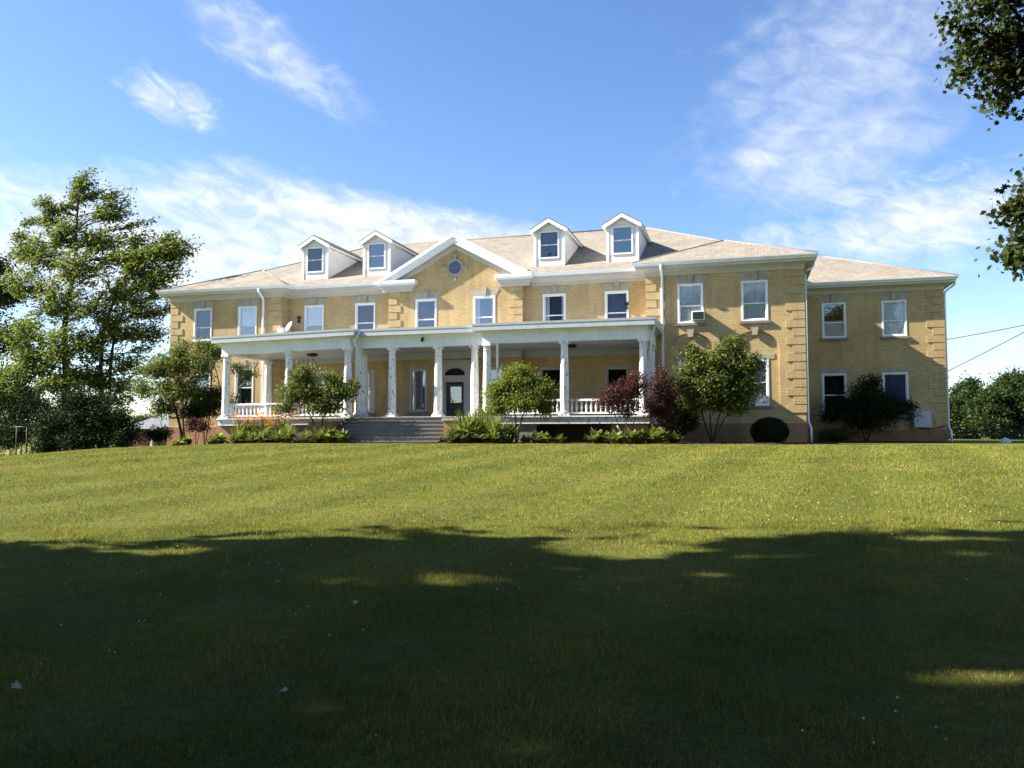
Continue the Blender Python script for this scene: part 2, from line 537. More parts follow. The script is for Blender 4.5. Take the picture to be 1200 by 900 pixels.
M['navy_drape'] = folds('navy_drape', (0.07, 0.10, 0.20), 0.3)
M['metal'] = plain('dull_metal', (0.35, 0.36, 0.37), 0.5, 0.2, 6.0, 0.5)
M['frame_dark'] = plain('shade_toned_metal', (0.035, 0.04, 0.04), 0.7)  # grey metal darkened in colour to stand for the shade around it
M['slate'] = plain('grey_slates', (0.15, 0.16, 0.18), 0.8, 0.15)
M['black'] = plain('black_metal', (0.02, 0.02, 0.02), 0.5)
M['cable'] = plain('black_cable', (0.03, 0.03, 0.035), 0.6)
M['ac'] = plain('appliance_white', (0.72, 0.72, 0.70), 0.5, 0.06)
M['grille'] = plain('dark_grille', (0.055, 0.055, 0.06), 0.6)
M['box'] = plain('pale_cabinet_paint', (0.55, 0.52, 0.50), 0.5, 0.08, 4.0)
M['door'] = plain('dark_door', (0.035, 0.03, 0.028), 0.4)
M['surround'] = paint('door_surround_paint', (0.44, 0.42, 0.41))
M['bark'] = plain('bark', (0.075, 0.06, 0.048), 0.95, 0.4, 9.0, 0.1, bump=0.6)
M['bark_dark'] = plain('dark_bark', (0.04, 0.033, 0.028), 0.95, 0.4, 9.0, 0.1, bump=0.6)
M['soil'] = plain('mulch_soil', (0.045, 0.034, 0.025), 0.95, 0.5, 8.0, 0.1, bump=0.8)
M['rock'] = plain('pale_rock', (0.6, 0.58, 0.55), 0.8, 0.25, 5.0, 0.2, bump=0.5)
M['wood_post'] = plain('cut_timber', (0.45, 0.36, 0.24), 0.85, 0.2, 6.0)
M['roof_metal'] = plain('grey_roof', (0.42, 0.45, 0.50), 0.6, 0.1)
M['orange'] = leaf('orange_petals', (0.50, 0.12, 0.03), (0.70, 0.22, 0.07), 0.4)
M['leaf_maple'] = leaf('maple_leaves', (0.035, 0.055, 0.012), (0.10, 0.135, 0.030), 0.5, tint=(0.17, 0.19, 0.05))
M['leaf_near'] = leaf('overhanging_maple_leaves', (0.016, 0.026, 0.007), (0.05, 0.066, 0.015), 0.3, 0.6, 0.12, tint=(0.14, 0.145, 0.05))  # darkened green stands for leaves seen against a bright sky
M['leaf_shade'] = leaf('light_blocking_leaves', (0.02, 0.032, 0.008), (0.06, 0.08, 0.018), 0.2)  # darkened and less translucent, so the unseen crowns pass little light
M['leaf_wind'] = leaf('windblown_leaves', (0.055, 0.08, 0.019), (0.145, 0.175, 0.042), 0.5, tint=(0.23, 0.24, 0.09))
M['leaf_mid'] = leaf('garden_tree_leaves', (0.032, 0.055, 0.013), (0.135, 0.16, 0.045), 0.4, tint=(0.25, 0.25, 0.09))
M['leaf_lime'] = leaf('lime_leaves', (0.06, 0.085, 0.015), (0.17, 0.20, 0.045), 0.5, tint=(0.26, 0.27, 0.07))
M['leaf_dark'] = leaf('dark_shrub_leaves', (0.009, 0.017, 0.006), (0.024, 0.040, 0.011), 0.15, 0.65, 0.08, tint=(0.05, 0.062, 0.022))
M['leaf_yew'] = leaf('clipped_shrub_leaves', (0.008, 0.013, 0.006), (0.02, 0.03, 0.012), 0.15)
M['leaf_purple'] = leaf('purple_leaves', (0.030, 0.011, 0.014), (0.085, 0.030, 0.033), 0.35, 0.55, 0.2, tint=(0.14, 0.05, 0.045))
M['leaf_far'] = leaf('far_tree_leaves', (0.016, 0.032, 0.010), (0.048, 0.075, 0.022), 0.3)
M['leaf_hosta'] = leaf('hosta_leaves', (0.075, 0.10, 0.022), (0.19, 0.215, 0.065), 0.4, tint=(0.32, 0.34, 0.15))
M['leaf_box'] = leaf('olive_shrub_leaves', (0.03, 0.04, 0.012), (0.10, 0.11, 0.035), 0.3)

# lawn
def lawn_mat():
    m, t = new_mat('lawn')
    g = t.n('ShaderNodeNewGeometry')
    p = t.n('ShaderNodeSeparateXYZ', Vector=g.outputs['Position'])
    n1 = t.n('ShaderNodeTexNoise', Vector=g.outputs['Position'], Scale=0.35, Detail=6.0, Roughness=0.62).outputs[0]
    n2 = t.n('ShaderNodeTexNoise', Vector=g.outputs['Position'], Scale=5.0, Detail=8.0, Roughness=0.75).outputs[0]
    n3 = t.n('ShaderNodeTexNoise', Vector=g.outputs['Position'], Scale=40.0, Detail=4.0, Roughness=0.8).outputs[0]
    c = t.ramp(n1, [(0.28, (0.115, 0.14, 0.025)), (0.50, (0.145, 0.165, 0.032)), (0.74, (0.18, 0.178, 0.045))])
    c = t.mix(1.0, c, t.ramp(n2, [(0.28, (0.55, 0.6, 0.5)), (0.72, (1.3, 1.25, 1.2))]), 'MULTIPLY')
    c = t.mix(1.0, c, t.ramp(n3, [(0.3, (0.6, 0.6, 0.6)), (0.7, (1.3, 1.3, 1.3))]), 'MULTIPLY')
    st = t.m('ADD', t.m('MULTIPLY', p.outputs[0], 0.94), t.m('MULTIPLY', p.outputs[1], -0.12))
    sw = t.m('SINE', t.m('MULTIPLY', st, 2.4))
    c = t.mix(1.0, c, t.ramp(t.m('ADD', t.m('MULTIPLY', sw, 0.5), 0.5), [(0.35, (0.90, 0.92, 0.90)), (0.65, (1.09, 1.07, 1.06))]), 'MULTIPLY')
    bp = t.n('ShaderNodeBump', Height=t.m('ADD', n3, t.m('MULTIPLY', n2, 1.5)), Strength=0.9, Distance=0.05)
    pr = t.n('ShaderNodeBsdfPrincipled', Base_Color=c, Roughness=0.9, Normal=bp.outputs[0])
    pr.inputs['Specular IOR Level'].default_value = 0.1
    finish(t, pr.outputs[0])
    return m
def grass_mat():
    m, t = new_mat('grass_blades')
    g = t.n('ShaderNodeNewGeometry')
    p = t.n('ShaderNodeSeparateXYZ', Vector=g.outputs['Position'])
    r = g.outputs['Random Per Island']
    n1 = t.n('ShaderNodeTexNoise', Vector=g.outputs['Position'], Scale=0.35, Detail=6.0, Roughness=0.62).outputs[0]
    n2 = t.n('ShaderNodeTexNoise', Vector=g.outputs['Position'], Scale=2.2, Detail=5.0, Roughness=0.7).outputs[0]
    c = t.ramp(n1, [(0.28, (0.152, 0.172, 0.033)), (0.50, (0.195, 0.205, 0.044)), (0.74, (0.258, 0.235, 0.068))])
    c = t.mix(1.0, c, t.ramp(r, [(0.0, (0.6, 0.65, 0.6)), (0.8, (1.25, 1.2, 1.1)), (1.0, (1.9, 1.6, 1.6))]), 'MULTIPLY')
    c = t.mix(1.0, c, t.ramp(n2, [(0.3, (0.72, 0.78, 0.7)), (0.7, (1.2, 1.15, 1.1))]), 'MULTIPLY')
    st = t.m('ADD', t.m('MULTIPLY', p.outputs[0], 0.94), t.m('MULTIPLY', p.outputs[1], -0.12))
    sw = t.m('SINE', t.m('MULTIPLY', st, 2.4))
    c = t.mix(1.0, c, t.ramp(t.m('ADD', t.m('MULTIPLY', sw, 0.5), 0.5), [(0.35, (0.90, 0.92, 0.90)), (0.65, (1.09, 1.07, 1.06))]), 'MULTIPLY')
    pr = t.n('ShaderNodeBsdfPrincipled', Base_Color=c, Roughness=0.7)
    pr.inputs['Specular IOR Level'].default_value = 0.15
    tl = t.n('ShaderNodeBsdfTranslucent', Color=c)
    mx = t.n('ShaderNodeMixShader', i0=0.35, i1=pr.outputs[0], i2=tl.outputs[0])
    finish(t, mx.outputs[0])
    return m
M['lawn'] = lawn_mat()
M['grass'] = grass_mat()
M['clover'] = leaf('clover_petals', (0.55, 0.53, 0.48), (0.8, 0.78, 0.72), 0.3)

# ------------------------------------------------------------------ ground
def axis(lo, hi, a, b, fine, n):
    mid = np.arange(a, b + 1e-6, fine)
    l = a - np.geomspace(fine, a - lo, n)[::-1]
    r = b + np.geomspace(fine, hi - b, n)
    return np.concatenate([l, mid, r])
gx = axis(-2500, 2500, -60, 30, 0.75, 26)
gy = axis(-400, 3500, -50, 26, 0.75, 26)
GX, GY = np.meshgrid(gx, gy)
GZ = ground(GX, GY)
nx, ny = len(gx), len(gy)
V3 = np.stack([GX, GY, GZ], -1).reshape(-1, 3)
ii = np.arange(nx * ny).reshape(ny, nx)
Q = np.stack([ii[:-1, :-1], ii[:-1, 1:], ii[1:, 1:], ii[1:, :-1]], -1).reshape(-1)
tag(link('lawn', mesh_np('lawn', V3, 4, Q, M['lawn'], True)), kind='structure')

def bed(name, pts, y_extra=0.0):
    """planting soil, a low mound lying on the lawn"""
    mb = MB()
    c = Vector((sum(p[0] for p in pts) / len(pts), sum(p[1] for p in pts) / len(pts)))
    n = len(pts)
    out = [(x, y, gz(x, y) - 0.03) for x, y in pts]
    inn = [(c.x + (x - c.x) * 0.96, c.y + (y - c.y) * 0.85, gz(x, y) + 0.06) for x, y in pts]
    mb.add(out + inn + [(c.x, c.y, gz(c.x, c.y) + 0.08)],
           [(i, (i + 1) % n, n + (i + 1) % n, n + i) for i in range(n)] + [(n + i, n + (i + 1) % n, 2 * n) for i in range(n)])
    return tag(mb.build(name, M['soil']), kind='structure')
bed('planting_bed', [(-33, -5.8), (-29, -6.8), (-25, -7.3), (-19.6, -7.5), (-19.6, -5.0), (-26, -4.0), (-33, -1.2)])
bed('planting_bed', [(-13.7, -7.6), (-8, -7.7), (-3, -7.3), (2.0, -5.2), (4.0, -3.6), (2.7, -1.5), (-4.3, -1.5), (-4.6, -5.1), (-13.7, -5.1)])
bed('planting_bed', [(3.4, 3.2), (9.8, 3.2), (10.3, 4.2), (10.3, 5.7), (3.4, 5.7)])

# ------------------------------------------------------------------ THE HOUSE
HX = -15.2
house = thing('house', 'long buff brick mansion with white columned porch and four dormers above the lawn', 'house', (HX, 0, 0))
ZE, ZEW = 9.10, 8.93                       # gutter tops, main blocks and right wing
XL, XR = -33.24, 2.85
PL, PR = -25.68, -4.67                     # inner corners of the two end pavilions
YL, YG, YR, YW = -0.73, -0.37, -1.08, 5.94
GL, GR, GC = -19.09, -11.35, -15.16
WXR = 10.40
WW, WH, WT = 1.25, 1.98, 8.04              # upper windows
OV = 0.65

def sash_window(x, zb, zt, Y, w, back, rail=0.5, hi=False, sill=True, lintel='flare', frame='white', name='window', full=False, arch_key=True):
    """a sash window in an opening of the wall plane Y; returns nothing, builds part > sub-parts"""
    a, b = x - w / 2, x + w / 2
    f = MB()
    t = 0.085
    for x0, x1, z0, z1 in ((a, a + t, zb, zt), (b - t, b, zb, zt), (a + t, b - t, zt - t, zt), (a + t, b - t, zb, zb + t * 0.8)):
        f.box(x0, x1, Y - 0.025, Y + 0.15, z0, z1)
    zm = zb + (zt - zb) * rail
    ia, ib, iz0, iz1 = a + t, b - t, zb + t * 0.8, zt - t
    s = 0.045
    if not full:
        f.box(ia, ib, Y + 0.055, Y + 0.12, zm - 0.03, zm + 0.03)
    for x0, x1 in ((ia, ia + s), (ib - s, ib)):
        f.box(x0, x1, Y + 0.06, Y + 0.125, iz0, iz1)
    f.box(ia + s, ib - s, Y + 0.06, Y + 0.125, iz1 - s, iz1)
    f.box(ia + s, ib - s, Y + 0.06, Y + 0.125, iz0, iz0 + s * 1.3)
    fr = f.build(name, M[frame], house)
    MB().quad((ia, Y + 0.09, iz0), (ib, Y + 0.09, iz0), (ib, Y + 0.09, iz1), (ia, Y + 0.09, iz1)).build('pane', M[hi if isinstance(hi, str) else ('glass_hi' if hi else 'glass')], fr)
    # what is behind the glass
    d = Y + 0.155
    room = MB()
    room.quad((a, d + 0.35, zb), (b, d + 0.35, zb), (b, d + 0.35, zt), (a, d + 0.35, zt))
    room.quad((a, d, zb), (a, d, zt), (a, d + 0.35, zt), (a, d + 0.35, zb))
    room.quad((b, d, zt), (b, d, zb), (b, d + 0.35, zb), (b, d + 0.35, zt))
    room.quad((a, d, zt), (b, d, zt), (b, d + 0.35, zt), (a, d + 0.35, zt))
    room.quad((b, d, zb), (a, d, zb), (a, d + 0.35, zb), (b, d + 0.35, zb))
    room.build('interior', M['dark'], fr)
    def cloth(x0, x1, z0, z1, mat, y=d + 0.0):
        n = max(4, int((x1 - x0) / 0.06))
        vs, fs = [], []
        for i in range(n + 1):
            xx = x0 + (x1 - x0) * i / n
            yy = y + 0.018 * math.sin(i * 1.9 + x) + 0.008 * math.sin(i * 0.7)
            vs += [(xx, yy, z0), (xx, yy, z1)]
            if i: fs.append((2 * i - 2, 2 * i, 2 * i + 1, 2 * i - 1))
        MB().add(vs, fs, True).build('curtain', M[mat], fr)
    if back == 'blind': cloth(a, b, zb, zt, 'blind')
    elif back == 'drape': cloth(a, b, zb, zt, 'drape')
    elif back == 'blue': cloth(a, b, zb, zt, 'blue_drape')
    elif back == 'navy': cloth(a, b, zb, zt, 'navy_drape')
    elif back == 'pair':
        cloth(a, a + w * 0.27, zb, zt, 'drape'); cloth(b - w * 0.20, b, zb, zt, 'drape'); cloth(a, b, zb, zt, 'navy_drape', d + 0.08)  # navy cloth added behind the pair because the panes reflect too dark
    elif back == 'half':
        cloth(a, b, zb + (zt - zb) * 0.45, zt, 'blind')
    elif back == 'low':
        cloth(a, b, zb, zb + (zt - zb) * 0.5, 'blind')
    if sill:
        MB().box(a - 0.10, b + 0.10, Y - 0.10, Y + 0.02, zb - 0.13, zb - 0.004).build('sill', M['sill'], fr)
    if lintel == 'flare':
        l = MB().prism([(a - 0.06, zt + 0.004), (x - 0.13, zt + 0.004), (x - 0.17, zt + 0.42), (a - 0.24, zt + 0.36)], Y - 0.022, Y + 0.01)
        l.prism([(x + 0.13, zt + 0.004), (b + 0.06, zt + 0.004), (b + 0.24, zt + 0.36), (x + 0.17, zt + 0.42)], Y - 0.022, Y + 0.01)
        l.build('lintel', M['stone'], fr)
        if arch_key:
            MB().prism([(x - 0.11, zt + 0.004), (x + 0.11, zt + 0.004), (x + 0.16, zt + 0.47), (x - 0.16, zt + 0.47)], Y - 0.07, Y + 0.01).build('keystone', M['stone'], fr)
    elif lintel == 'flat':
        MB().box(a - 0.22, b + 0.28, Y - 0.025, Y + 0.01, zt + 0.02, zt + 0.26).build('lintel', M['stone'], fr)
    return fr

# window list: x, bottom, top, plane, width, backing, ...
UPB = WT - WH
upper = {
    'L': [(-31.0, 'navy', False), (-27.96, 'half', True)],
    'M': [(-24.0, 'half', True), (-20.74, 'navy', False), (-9.67, 'pair', False), (-6.32, 'blue', False)],
    'G': [(-16.87, 'blue', False), (-13.48, 'pair', True)],
    'R': [(-2.48, 'blind', False), (0.58, 'drape', False)],
    'W': [(4.88, 'low', True), (7.95, 'blind', False)],
}
PLANE = dict(L=YL, M=0.0, G=YG, R=YR, W=YW)
holes = {k: [] for k in PLANE}
def window(k, x, zb, zt, w, back, **kw):
    holes[k].append((x - w / 2, x + w / 2, zb, zt))
    sash_window(x, zb, zt, PLANE[k], w, back, **kw)
for k, lst in upper.items():
    top = 7.84 if k == 'W' else WT
    for x, back, hi in lst:
        window(k, x, top - WH, top, WW, back, hi=hi, rail=0.44 if k in 'RW' else 0.42)
# ground floor
window('L', -31.0, 2.1, 4.42, 1.25, 'half', hi=True)
window('L', -28.1, 2.1, 4.42, 1.25, 'pair', hi=True)
window('M', -23.4, 1.75, 4.15, 1.15, 'half', hi=True, frame='frame_grey', lintel=None)
window('M', -20.68, 1.75, 4.15, 1.15, 'drape', hi=True, frame='frame_grey', lintel=None, rail=0.55)
window('G', -17.30, 1.78, 4.15, 1.03, 'pair', hi=True, frame='frame_grey', lintel='flat', full=True)
window('G', -12.90, 1.78, 4.15, 1.03, 'pair', hi=True, frame='frame_grey', lintel='flat', full=True)
window('M', -9.85, 1.75, 4.10, 1.20, 'dark', frame='frame_grey', lintel=None, hi='glass_low')
window('M', -6.32, 1.75, 4.05, 1.20, 'dark', frame='frame_grey', lintel=None, hi='glass_low')
window('W', 4.82, 1.50, 3.90, 1.28, 'dark', lintel='flat', hi='glass_low')
window('W', 7.92, 1.50, 3.90, 1.28, 'navy', lintel='flat', full=True, hi='glass_low')
# pavilion ground floor windows sit inside shallow blind arches
ARCH = [(-2.5, 1.12), (0.56, 1.12)]
AY = YR + 0.09
for cx, r in ARCH:
    sash_window(cx, 1.92, 4.18, AY, 1.25, 'blind' if cx > 0 else 'half', hi=True, lintel='flat')

# door with fanlight, in the middle of the gable front
DX, DB, DT = -15.15, 1.42, 3.30
holes['G'].append((-16.05, -14.25, 1.42, 4.40))
ds = MB()
ds.box(-16.05, -15.72, YG - 0.05, YG + 0.14, 1.42, 4.40).box(-14.58, -14.25, YG - 0.05, YG + 0.14, 1.42, 4.40)
ds.box(-15.72, -14.58, YG - 0.03, YG + 0.14, DT + 0.08, 3.74)
ds.box(-15.72, -15.66, YG, YG + 0.14, 1.42, DT + 0.08).box(-14.64, -14.58, YG, YG + 0.14, 1.42, DT + 0.08)
arc = [(-15.15 + 0.6 * math.cos(a), 3.77 + 0.38 * math.sin(a)) for a in np.linspace(math.pi, 0, 13)]
ds.prism([(-15.72, 3.74)] + arc[::1] + [(-14.58, 3.74), (-14.58, 4.40), (-15.72, 4.40)][0:0] + [], YG, YG) if False else None
for (xa, za), (xb, zb_) in zip(arc, arc[1:]):
    ds.prism([(xa, za), (xb, zb_), (xb, 4.40), (xa, 4.40)], YG - 0.03, YG + 0.14)
for sx in (-1, 1):
    ds.prism([(-15.15 + sx * 0.57, 3.74), (-15.15 + sx * 0.6, 3.74), (-15.15 + sx * 0.6, 4.4), (-15.15 + sx * 0.57, 4.4)][::sx], YG - 0.03, YG + 0.14)
ds.box(-16.15, -14.15, YG - 0.12, YG, 4.40, 4.56)
dsurr = ds.build('door_surround', M['surround'], house)
fl = MB().prism([p for p in reversed(arc)], YG + 0.06, YG + 0.08)
flo = fl.build('fanlight', M['dark'], dsurr)
dd = MB()
dd.box(-15.66, -15.50, YG + 0.07, YG + 0.12, DB, DT).box(-14.80, -14.64, YG + 0.07, YG + 0.12, DB, DT)
dd.box(-15.50, -14.80, YG + 0.07, YG + 0.12, DT - 0.16, DT).box(-15.50, -14.80, YG + 0.07, YG + 0.12, DB, DB + 0.28)
dd.box(-15.50, -14.80, YG + 0.07, YG + 0.12, DB + 0.70, DB + 0.84).box(-15.50, -14.80, YG + 0.09, YG + 0.11, DB + 0.28, DB + 0.70)
door = dd.build('door', M['door'], house)
MB().quad((-15.5, YG + 0.1, DB + 0.84), (-14.8, YG + 0.1, DB + 0.84), (-14.8, YG + 0.1, DT - 0.16), (-15.5, YG + 0.1, DT - 0.16)).build('pane', M['glass_hi'], door)
MB().quad((-15.66, YG + 0.2, DB), (-14.64, YG + 0.2, DB), (-14.64, YG + 0.2, DT), (-15.66, YG + 0.2, DT)).build('interior', M['dark'], door)
MB().box(-14.77, -14.71, YG + 0.02, YG + 0.07, DB + 0.88, DB + 1.02).build('handle', M['metal'], door)

# walls ------------------------------------------------------------
B0 = -1.3
wl = MB().wall(XL, PL, B0, ZE - 0.1, holes['L'], YL)
wl.quad((PL, YL, B0), (PL, 0, B0), (PL, 0, ZE - 0.1), (PL, YL, ZE - 0.1))
wl.quad((XL, 17.0, B0), (XL, YL, B0), (XL, YL, ZE - 0.1), (XL, 17.0, ZE - 0.1))
wl.build('wall', M['brick'], house)
wm = MB().wall(PL, GL, B0, ZE - 0.1, [h for h in holes['M'] if h[0] < GL], 0)
wm.wall(GR, PR, B0, ZE - 0.1, [h for h in holes['M'] if h[0] > GL], 0)
wm.quad((XR, 17.0, B0), (XL, 17.0, B0), (XL, 17.0, ZE - 0.1), (XR, 17.0, ZE - 0.1))
wm.build('wall', M['brick'], house)
wg = MB().wall(GL, GR, B0, 8.9, holes['G'], YG)
wg.quad((GL, 0, B0), (GL, YG, B0), (GL, YG, 8.9), (GL, 0, 8.9)).quad((GR, YG, B0), (GR, 0, B0), (GR, 0, 8.9), (GR, YG, 8.9))
wg.quad((GL, YG, 8.9), (GR, YG, 8.9), (GR, YG, 9.1), (GC, YG, 11.2), (GL, YG, 9.1))
wg.build('wall', M['brick'], house)
wr = MB()
hr = list(holes['R'])
arch_boxes = [(cx - r, cx + r, 1.72, 5.56) for cx, r in ARCH]
wr.wall(PR, XR, B0, ZE - 0.1, hr + arch_boxes, YR, 0.16)
for cx, r in ARCH:
    N = 20
    zs = lambda q: 4.72 + 0.84 * math.sqrt(max(0.0, 1 - q * q))
    for i in range(N):
        q0, q1 = -1 + 2 * i / N, -1 + 2 * (i + 1) / N
        xa, xb = cx + r * q0, cx + r * q1
        wr.quad((xa, YR, zs(q0)), (xb, YR, zs(q1)), (xb, YR, 5.56), (xa, YR, 5.56))
        wr.quad((xa, AY, zs(q0)), (xb, AY, zs(q1)), (xb, YR, zs(q1)), (xa, YR, zs(q0)))
    wr.wall(cx - r - 0.01, cx + r + 0.01, 1.71, 5.6, [(cx - 0.625, cx + 0.625, 1.92, 4.18)], AY)
wr.quad((PR, 0, B0), (PR, YR, B0), (PR, YR, ZE - 0.1), (PR, 0, ZE - 0.1))
wr.quad((XR, YR, B0), (XR, 17.0, B0), (XR, 17.0, ZE - 0.1), (XR, YR, ZE - 0.1))
wr.build('wall', M['brick'], house)
ww = MB().wall(XR, WXR, B0, ZEW - 0.1, holes['W'], YW)
ww.quad((WXR, YW, B0), (WXR, 17.5, B0), (WXR, 17.5, ZEW - 0.1), (WXR, YW, ZEW - 0.1))
ww.quad((WXR, 17.5, B0), (XR, 17.5, B0), (XR, 17.5, ZEW - 0.1), (WXR, 17.5, ZEW - 0.1))
ww.build('wall', M['brick'], house)
for cx, r in ARCH:
    MB().prism([(cx - 0.13, 5.36), (cx + 0.13, 5.36), (cx + 0.17, 5.74), (cx - 0.17, 5.74)], YR - 0.09, YR + 0.02).build('keystone', M['stone'], house)
# brick base course in a redder brick
bc = MB()
bc.sweep([(XL, 16.9), (XL, YL), (PL, YL), (PL, 0), (-24.6, 0)], [(0.0, B0), (0.05, B0), (0.05, 0.98), (0.0, 1.03)])
bc.build('foundation', M['base_brick'], house)
bc = MB()
bc.sweep([(PR, YR + 0.9), (PR, YR), (XR, YR), (XR, YW)], [(0.0, B0), (0.05, B0), (0.05, 1.05), (0.0, 1.09)])
bc.build('foundation', M['base_brick'], house)
bc = MB()
bc.sweep([(XR + 0.06, YW), (WXR, YW), (WXR, 17.4)], [(0.0, B0), (0.05, B0), (0.05, 0.76), (0.0, 0.79)])
bc.build('foundation', M['base_brick'], house)
bc = MB().box(-24.5, PR - 0.1, -0.43, -0.385, B0, 1.36)
bc.build('foundation', M['base_brick'], house)

# quoins -----------------------------------------------------------
def quoins(xc, side, Y, z0, z1, long_, short, ret=0.0, ybk=None):
    mb = MB()
    z, i = z1, 0
    step = 0.41
    while z - step > z0:
        w_ = long_ if i % 2 == 0 else short
        xa, xb = (xc, xc + w_) if side > 0 else (xc - w_, xc)
        if side > 0: xa -= 0.03
        else: xb += 0.03
        mb.box(xa, xb, Y - 0.035, Y + 0.005, z - step + 0.05, z)
        if ret:
            r = long_ * ret if i % 2 else short * ret
            if side < 0: mb.box(xc - 0.005, xc + 0.03, Y + 0.005, min(Y + r, ybk or 99), z - step + 0.05, z)
            else: mb.box(xc - 0.03, xc + 0.005, Y + 0.005, Y + r, z - step + 0.05, z)
        z -= step; i += 1
    return mb.build('quoin', M['quoin'], house)
quoins(XR, -1, YR, 1.15, 8.50, 0.85, 0.55, 1.0)
quoins(PR, 1, YR, 1.15, 8.50, 0.85, 0.52, 0.0)
quoins(XL, 1, YL, 1.15, 8.50, 0.85, 0.52, 0.9)
quoins(PL, -1, YL, 1.15, 8.50, 0.85, 0.52, 0.8, -0.05)
quoins(GL, 1, YG, 4.95, 8.55, 0.73, 0.50)
quoins(GR, -1, YG, 4.95, 8.55, 0.73, 0.50)
quoins(WXR, -1, YW, 0.85, 8.3, 0.86, 0.56, 1.0)

# cornices and gutters ----------------------------------------------
def eave(path, zt):
    c = MB()
    c.sweep(path, [(0.0, zt - 0.60), (0.045, zt - 0.60), (0.05, zt - 0.40), (0.11, zt - 0.36), (0.13, zt - 0.31), (0.50, zt - 0.31), (0.50, zt - 0.05), (0.0, zt - 0.05)])
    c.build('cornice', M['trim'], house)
    g = MB()
    g.sweep(path, [(0.502, zt - 0.17), (0.57, zt - 0.17), (0.585, zt - 0.12), (0.64, zt - 0.07), (0.655, zt - 0.02), (0.655, zt), (0.502, zt)])
    g.build('gutter', M['gutter'], house)
eave([(XL, 16.5), (XL, YL), (PL, YL), (PL, 0), (-19.35, 0)], ZE)
eave([(-10.95, 0), (PR, 0), (PR, YR), (XR, YR), (XR, 16.5)], ZE)
eave([(XR, YW), (WXR, YW), (WXR, 16.8)], ZEW)

# roofs --------------------------------------------------------------
def hip(x0, x1, y0, y1, ze, slope, ridge_x=None):
    h = (y1 - y0) / 2
    yc, zr = (y0 + y1) / 2, ze + slope * (y1 - y0) / 2
    a, b = ridge_x or (x0 + h, x1 - h)
    return [(x0, y0, ze), (x1, y0, ze), (x1, y1, ze), (x0, y1, ze), (a, yc, zr), (b, yc, zr)], [(0, 1, 5, 4), (1, 2, 5), (2, 3, 4, 5), (3, 0, 4), (3, 2, 1, 0)]
e = 0.62
hv, hf = hip(XL - e, XR + e, -e, -e + 18.4, ZE + 0.012, 0.472, (-24.4, -5.75))
zn = ZE + 0.012 + 0.472 * (e + 0.02)
hv += [(GL - 0.35, -e, ZE + 0.012), (GL - 0.35, 0.02, zn), (GR + 0.35, 0.02, zn), (GR + 0.35, -e, ZE + 0.012)]   # the eave stops at the gable
rf = MB().add(hv, [(0, 6, 7, 8, 9, 1, 5, 4)] + hf[1:4])
ra = (-24.4, -e + 9.2, ZE + 0.012 + 0.472 * 9.2); rb = (-5.75, ra[1], ra[2])
roof = rf.build('roof', M['shingle'], house)
cap = MB()
cap.tube([ra, rb], 0.07, seg=6)
for a_, b_ in ((ra, (XL - e, -e, ZE)), (rb, (XR + e, -e, ZE))):
    cap.tube([a_, b_], 0.05, seg=5)
cap.build('ridge_cap', M['shingle'], roof)
def front_hip(x0, x1, y0, zt, slope, yb):
    h = (x1 - x0) / 2
    xc, z = (x0 + x1) / 2, zt + slope * (x1 - x0) / 2
    v = [(x0, y0, zt), (x1, y0, zt), (xc, y0 + h, z), (xc, yb, z), (x1, yb, zt), (x0, yb, zt)]
    return v, [(0, 1, 2), (1, 4, 3, 2), (0, 2, 3, 5), (5, 4, 1, 0), (3, 4, 5)]
for x0, x1, y0 in ((XL - e - 0.004, PL + e, YL - e), (PR - e, XR + e + 0.004, YR - e)):
    v, f = front_hip(x0, x1, y0, ZE + 0.016, 0.425, 5.2)
    r_ = MB().add(v, f).build('roof', M['shingle'], house)
    c_ = MB()
    for i in (0, 1): c_.tube([v[2], v[i]], 0.045, seg=5)
    c_.tube([v[2], v[3]], 0.05, seg=5)
    c_.build('ridge_cap', M['shingle'], r_)
v, f = hip(-4.0, WXR + e, YW - e, YW - e + 12.2, ZEW + 0.012, 0.432)
rw_ = MB().add(v, f).build('roof', M['shingle'], house)
MB().tube([v[5], v[1]], 0.045, seg=5).build('ridge_cap', M['shingle'], rw_)
# gable roof
GA, GE, GH = 11.50, 9.06, 4.48
gslope = (GA - GE) / GH
gy0, gyb = -0.76, 4.6
gr_ = MB()
gr_.add([(GC - GH, gy0, GE), (GC, gy0, GA), (GC + GH, gy0, GE), (GC - GH, gyb, GE), (GC, gyb, GA), (GC + GH, gyb, GE)],
        [(0, 1, 4, 3), (1, 2, 5, 4)])
gr_.build('roof', M['shingle'], house)
def rake(mb, o1, o2, y0, y1, zcut):
    """chevron between two lines o1, o2 metres under the roof line"""
    zl1, zl2 = max(GE - o1, zcut), max(GE - o2, zcut)
    x1 = (GA - o1 - zl1) / gslope
    x2 = (GA - o2 - zl2) / gslope
    mb.prism([(GC - x1, zl1), (GC - x2, zl2), (GC, GA - o2), (GC, GA - o1)], y0, y1)
    mb.prism([(GC + x2, zl2), (GC + x1, zl1), (GC, GA - o1), (GC, GA - o2)], y0, y1)
pd = MB()
rake(pd, -0.015, 0.17, gy0 - 0.06, gy0 + 0.02, 8.95)
rake(pd, 0.17, 0.30, gy0 - 0.02, gy0 + 0.02, 8.95)
rake(pd, 0.30, 0.52, gy0 + 0.02, gy0 + 0.10, 9.08)
ped = pd.build('pediment', M['gutter'], house)
sf = MB()
rake(sf, 0.33, 0.40, gy0 + 0.10, YG + 0.02, 9.08)
rake(sf, 0.40, 0.78, YG - 0.07, YG + 0.01, 9.08)
sf.build('soffit', M['trim'], ped)
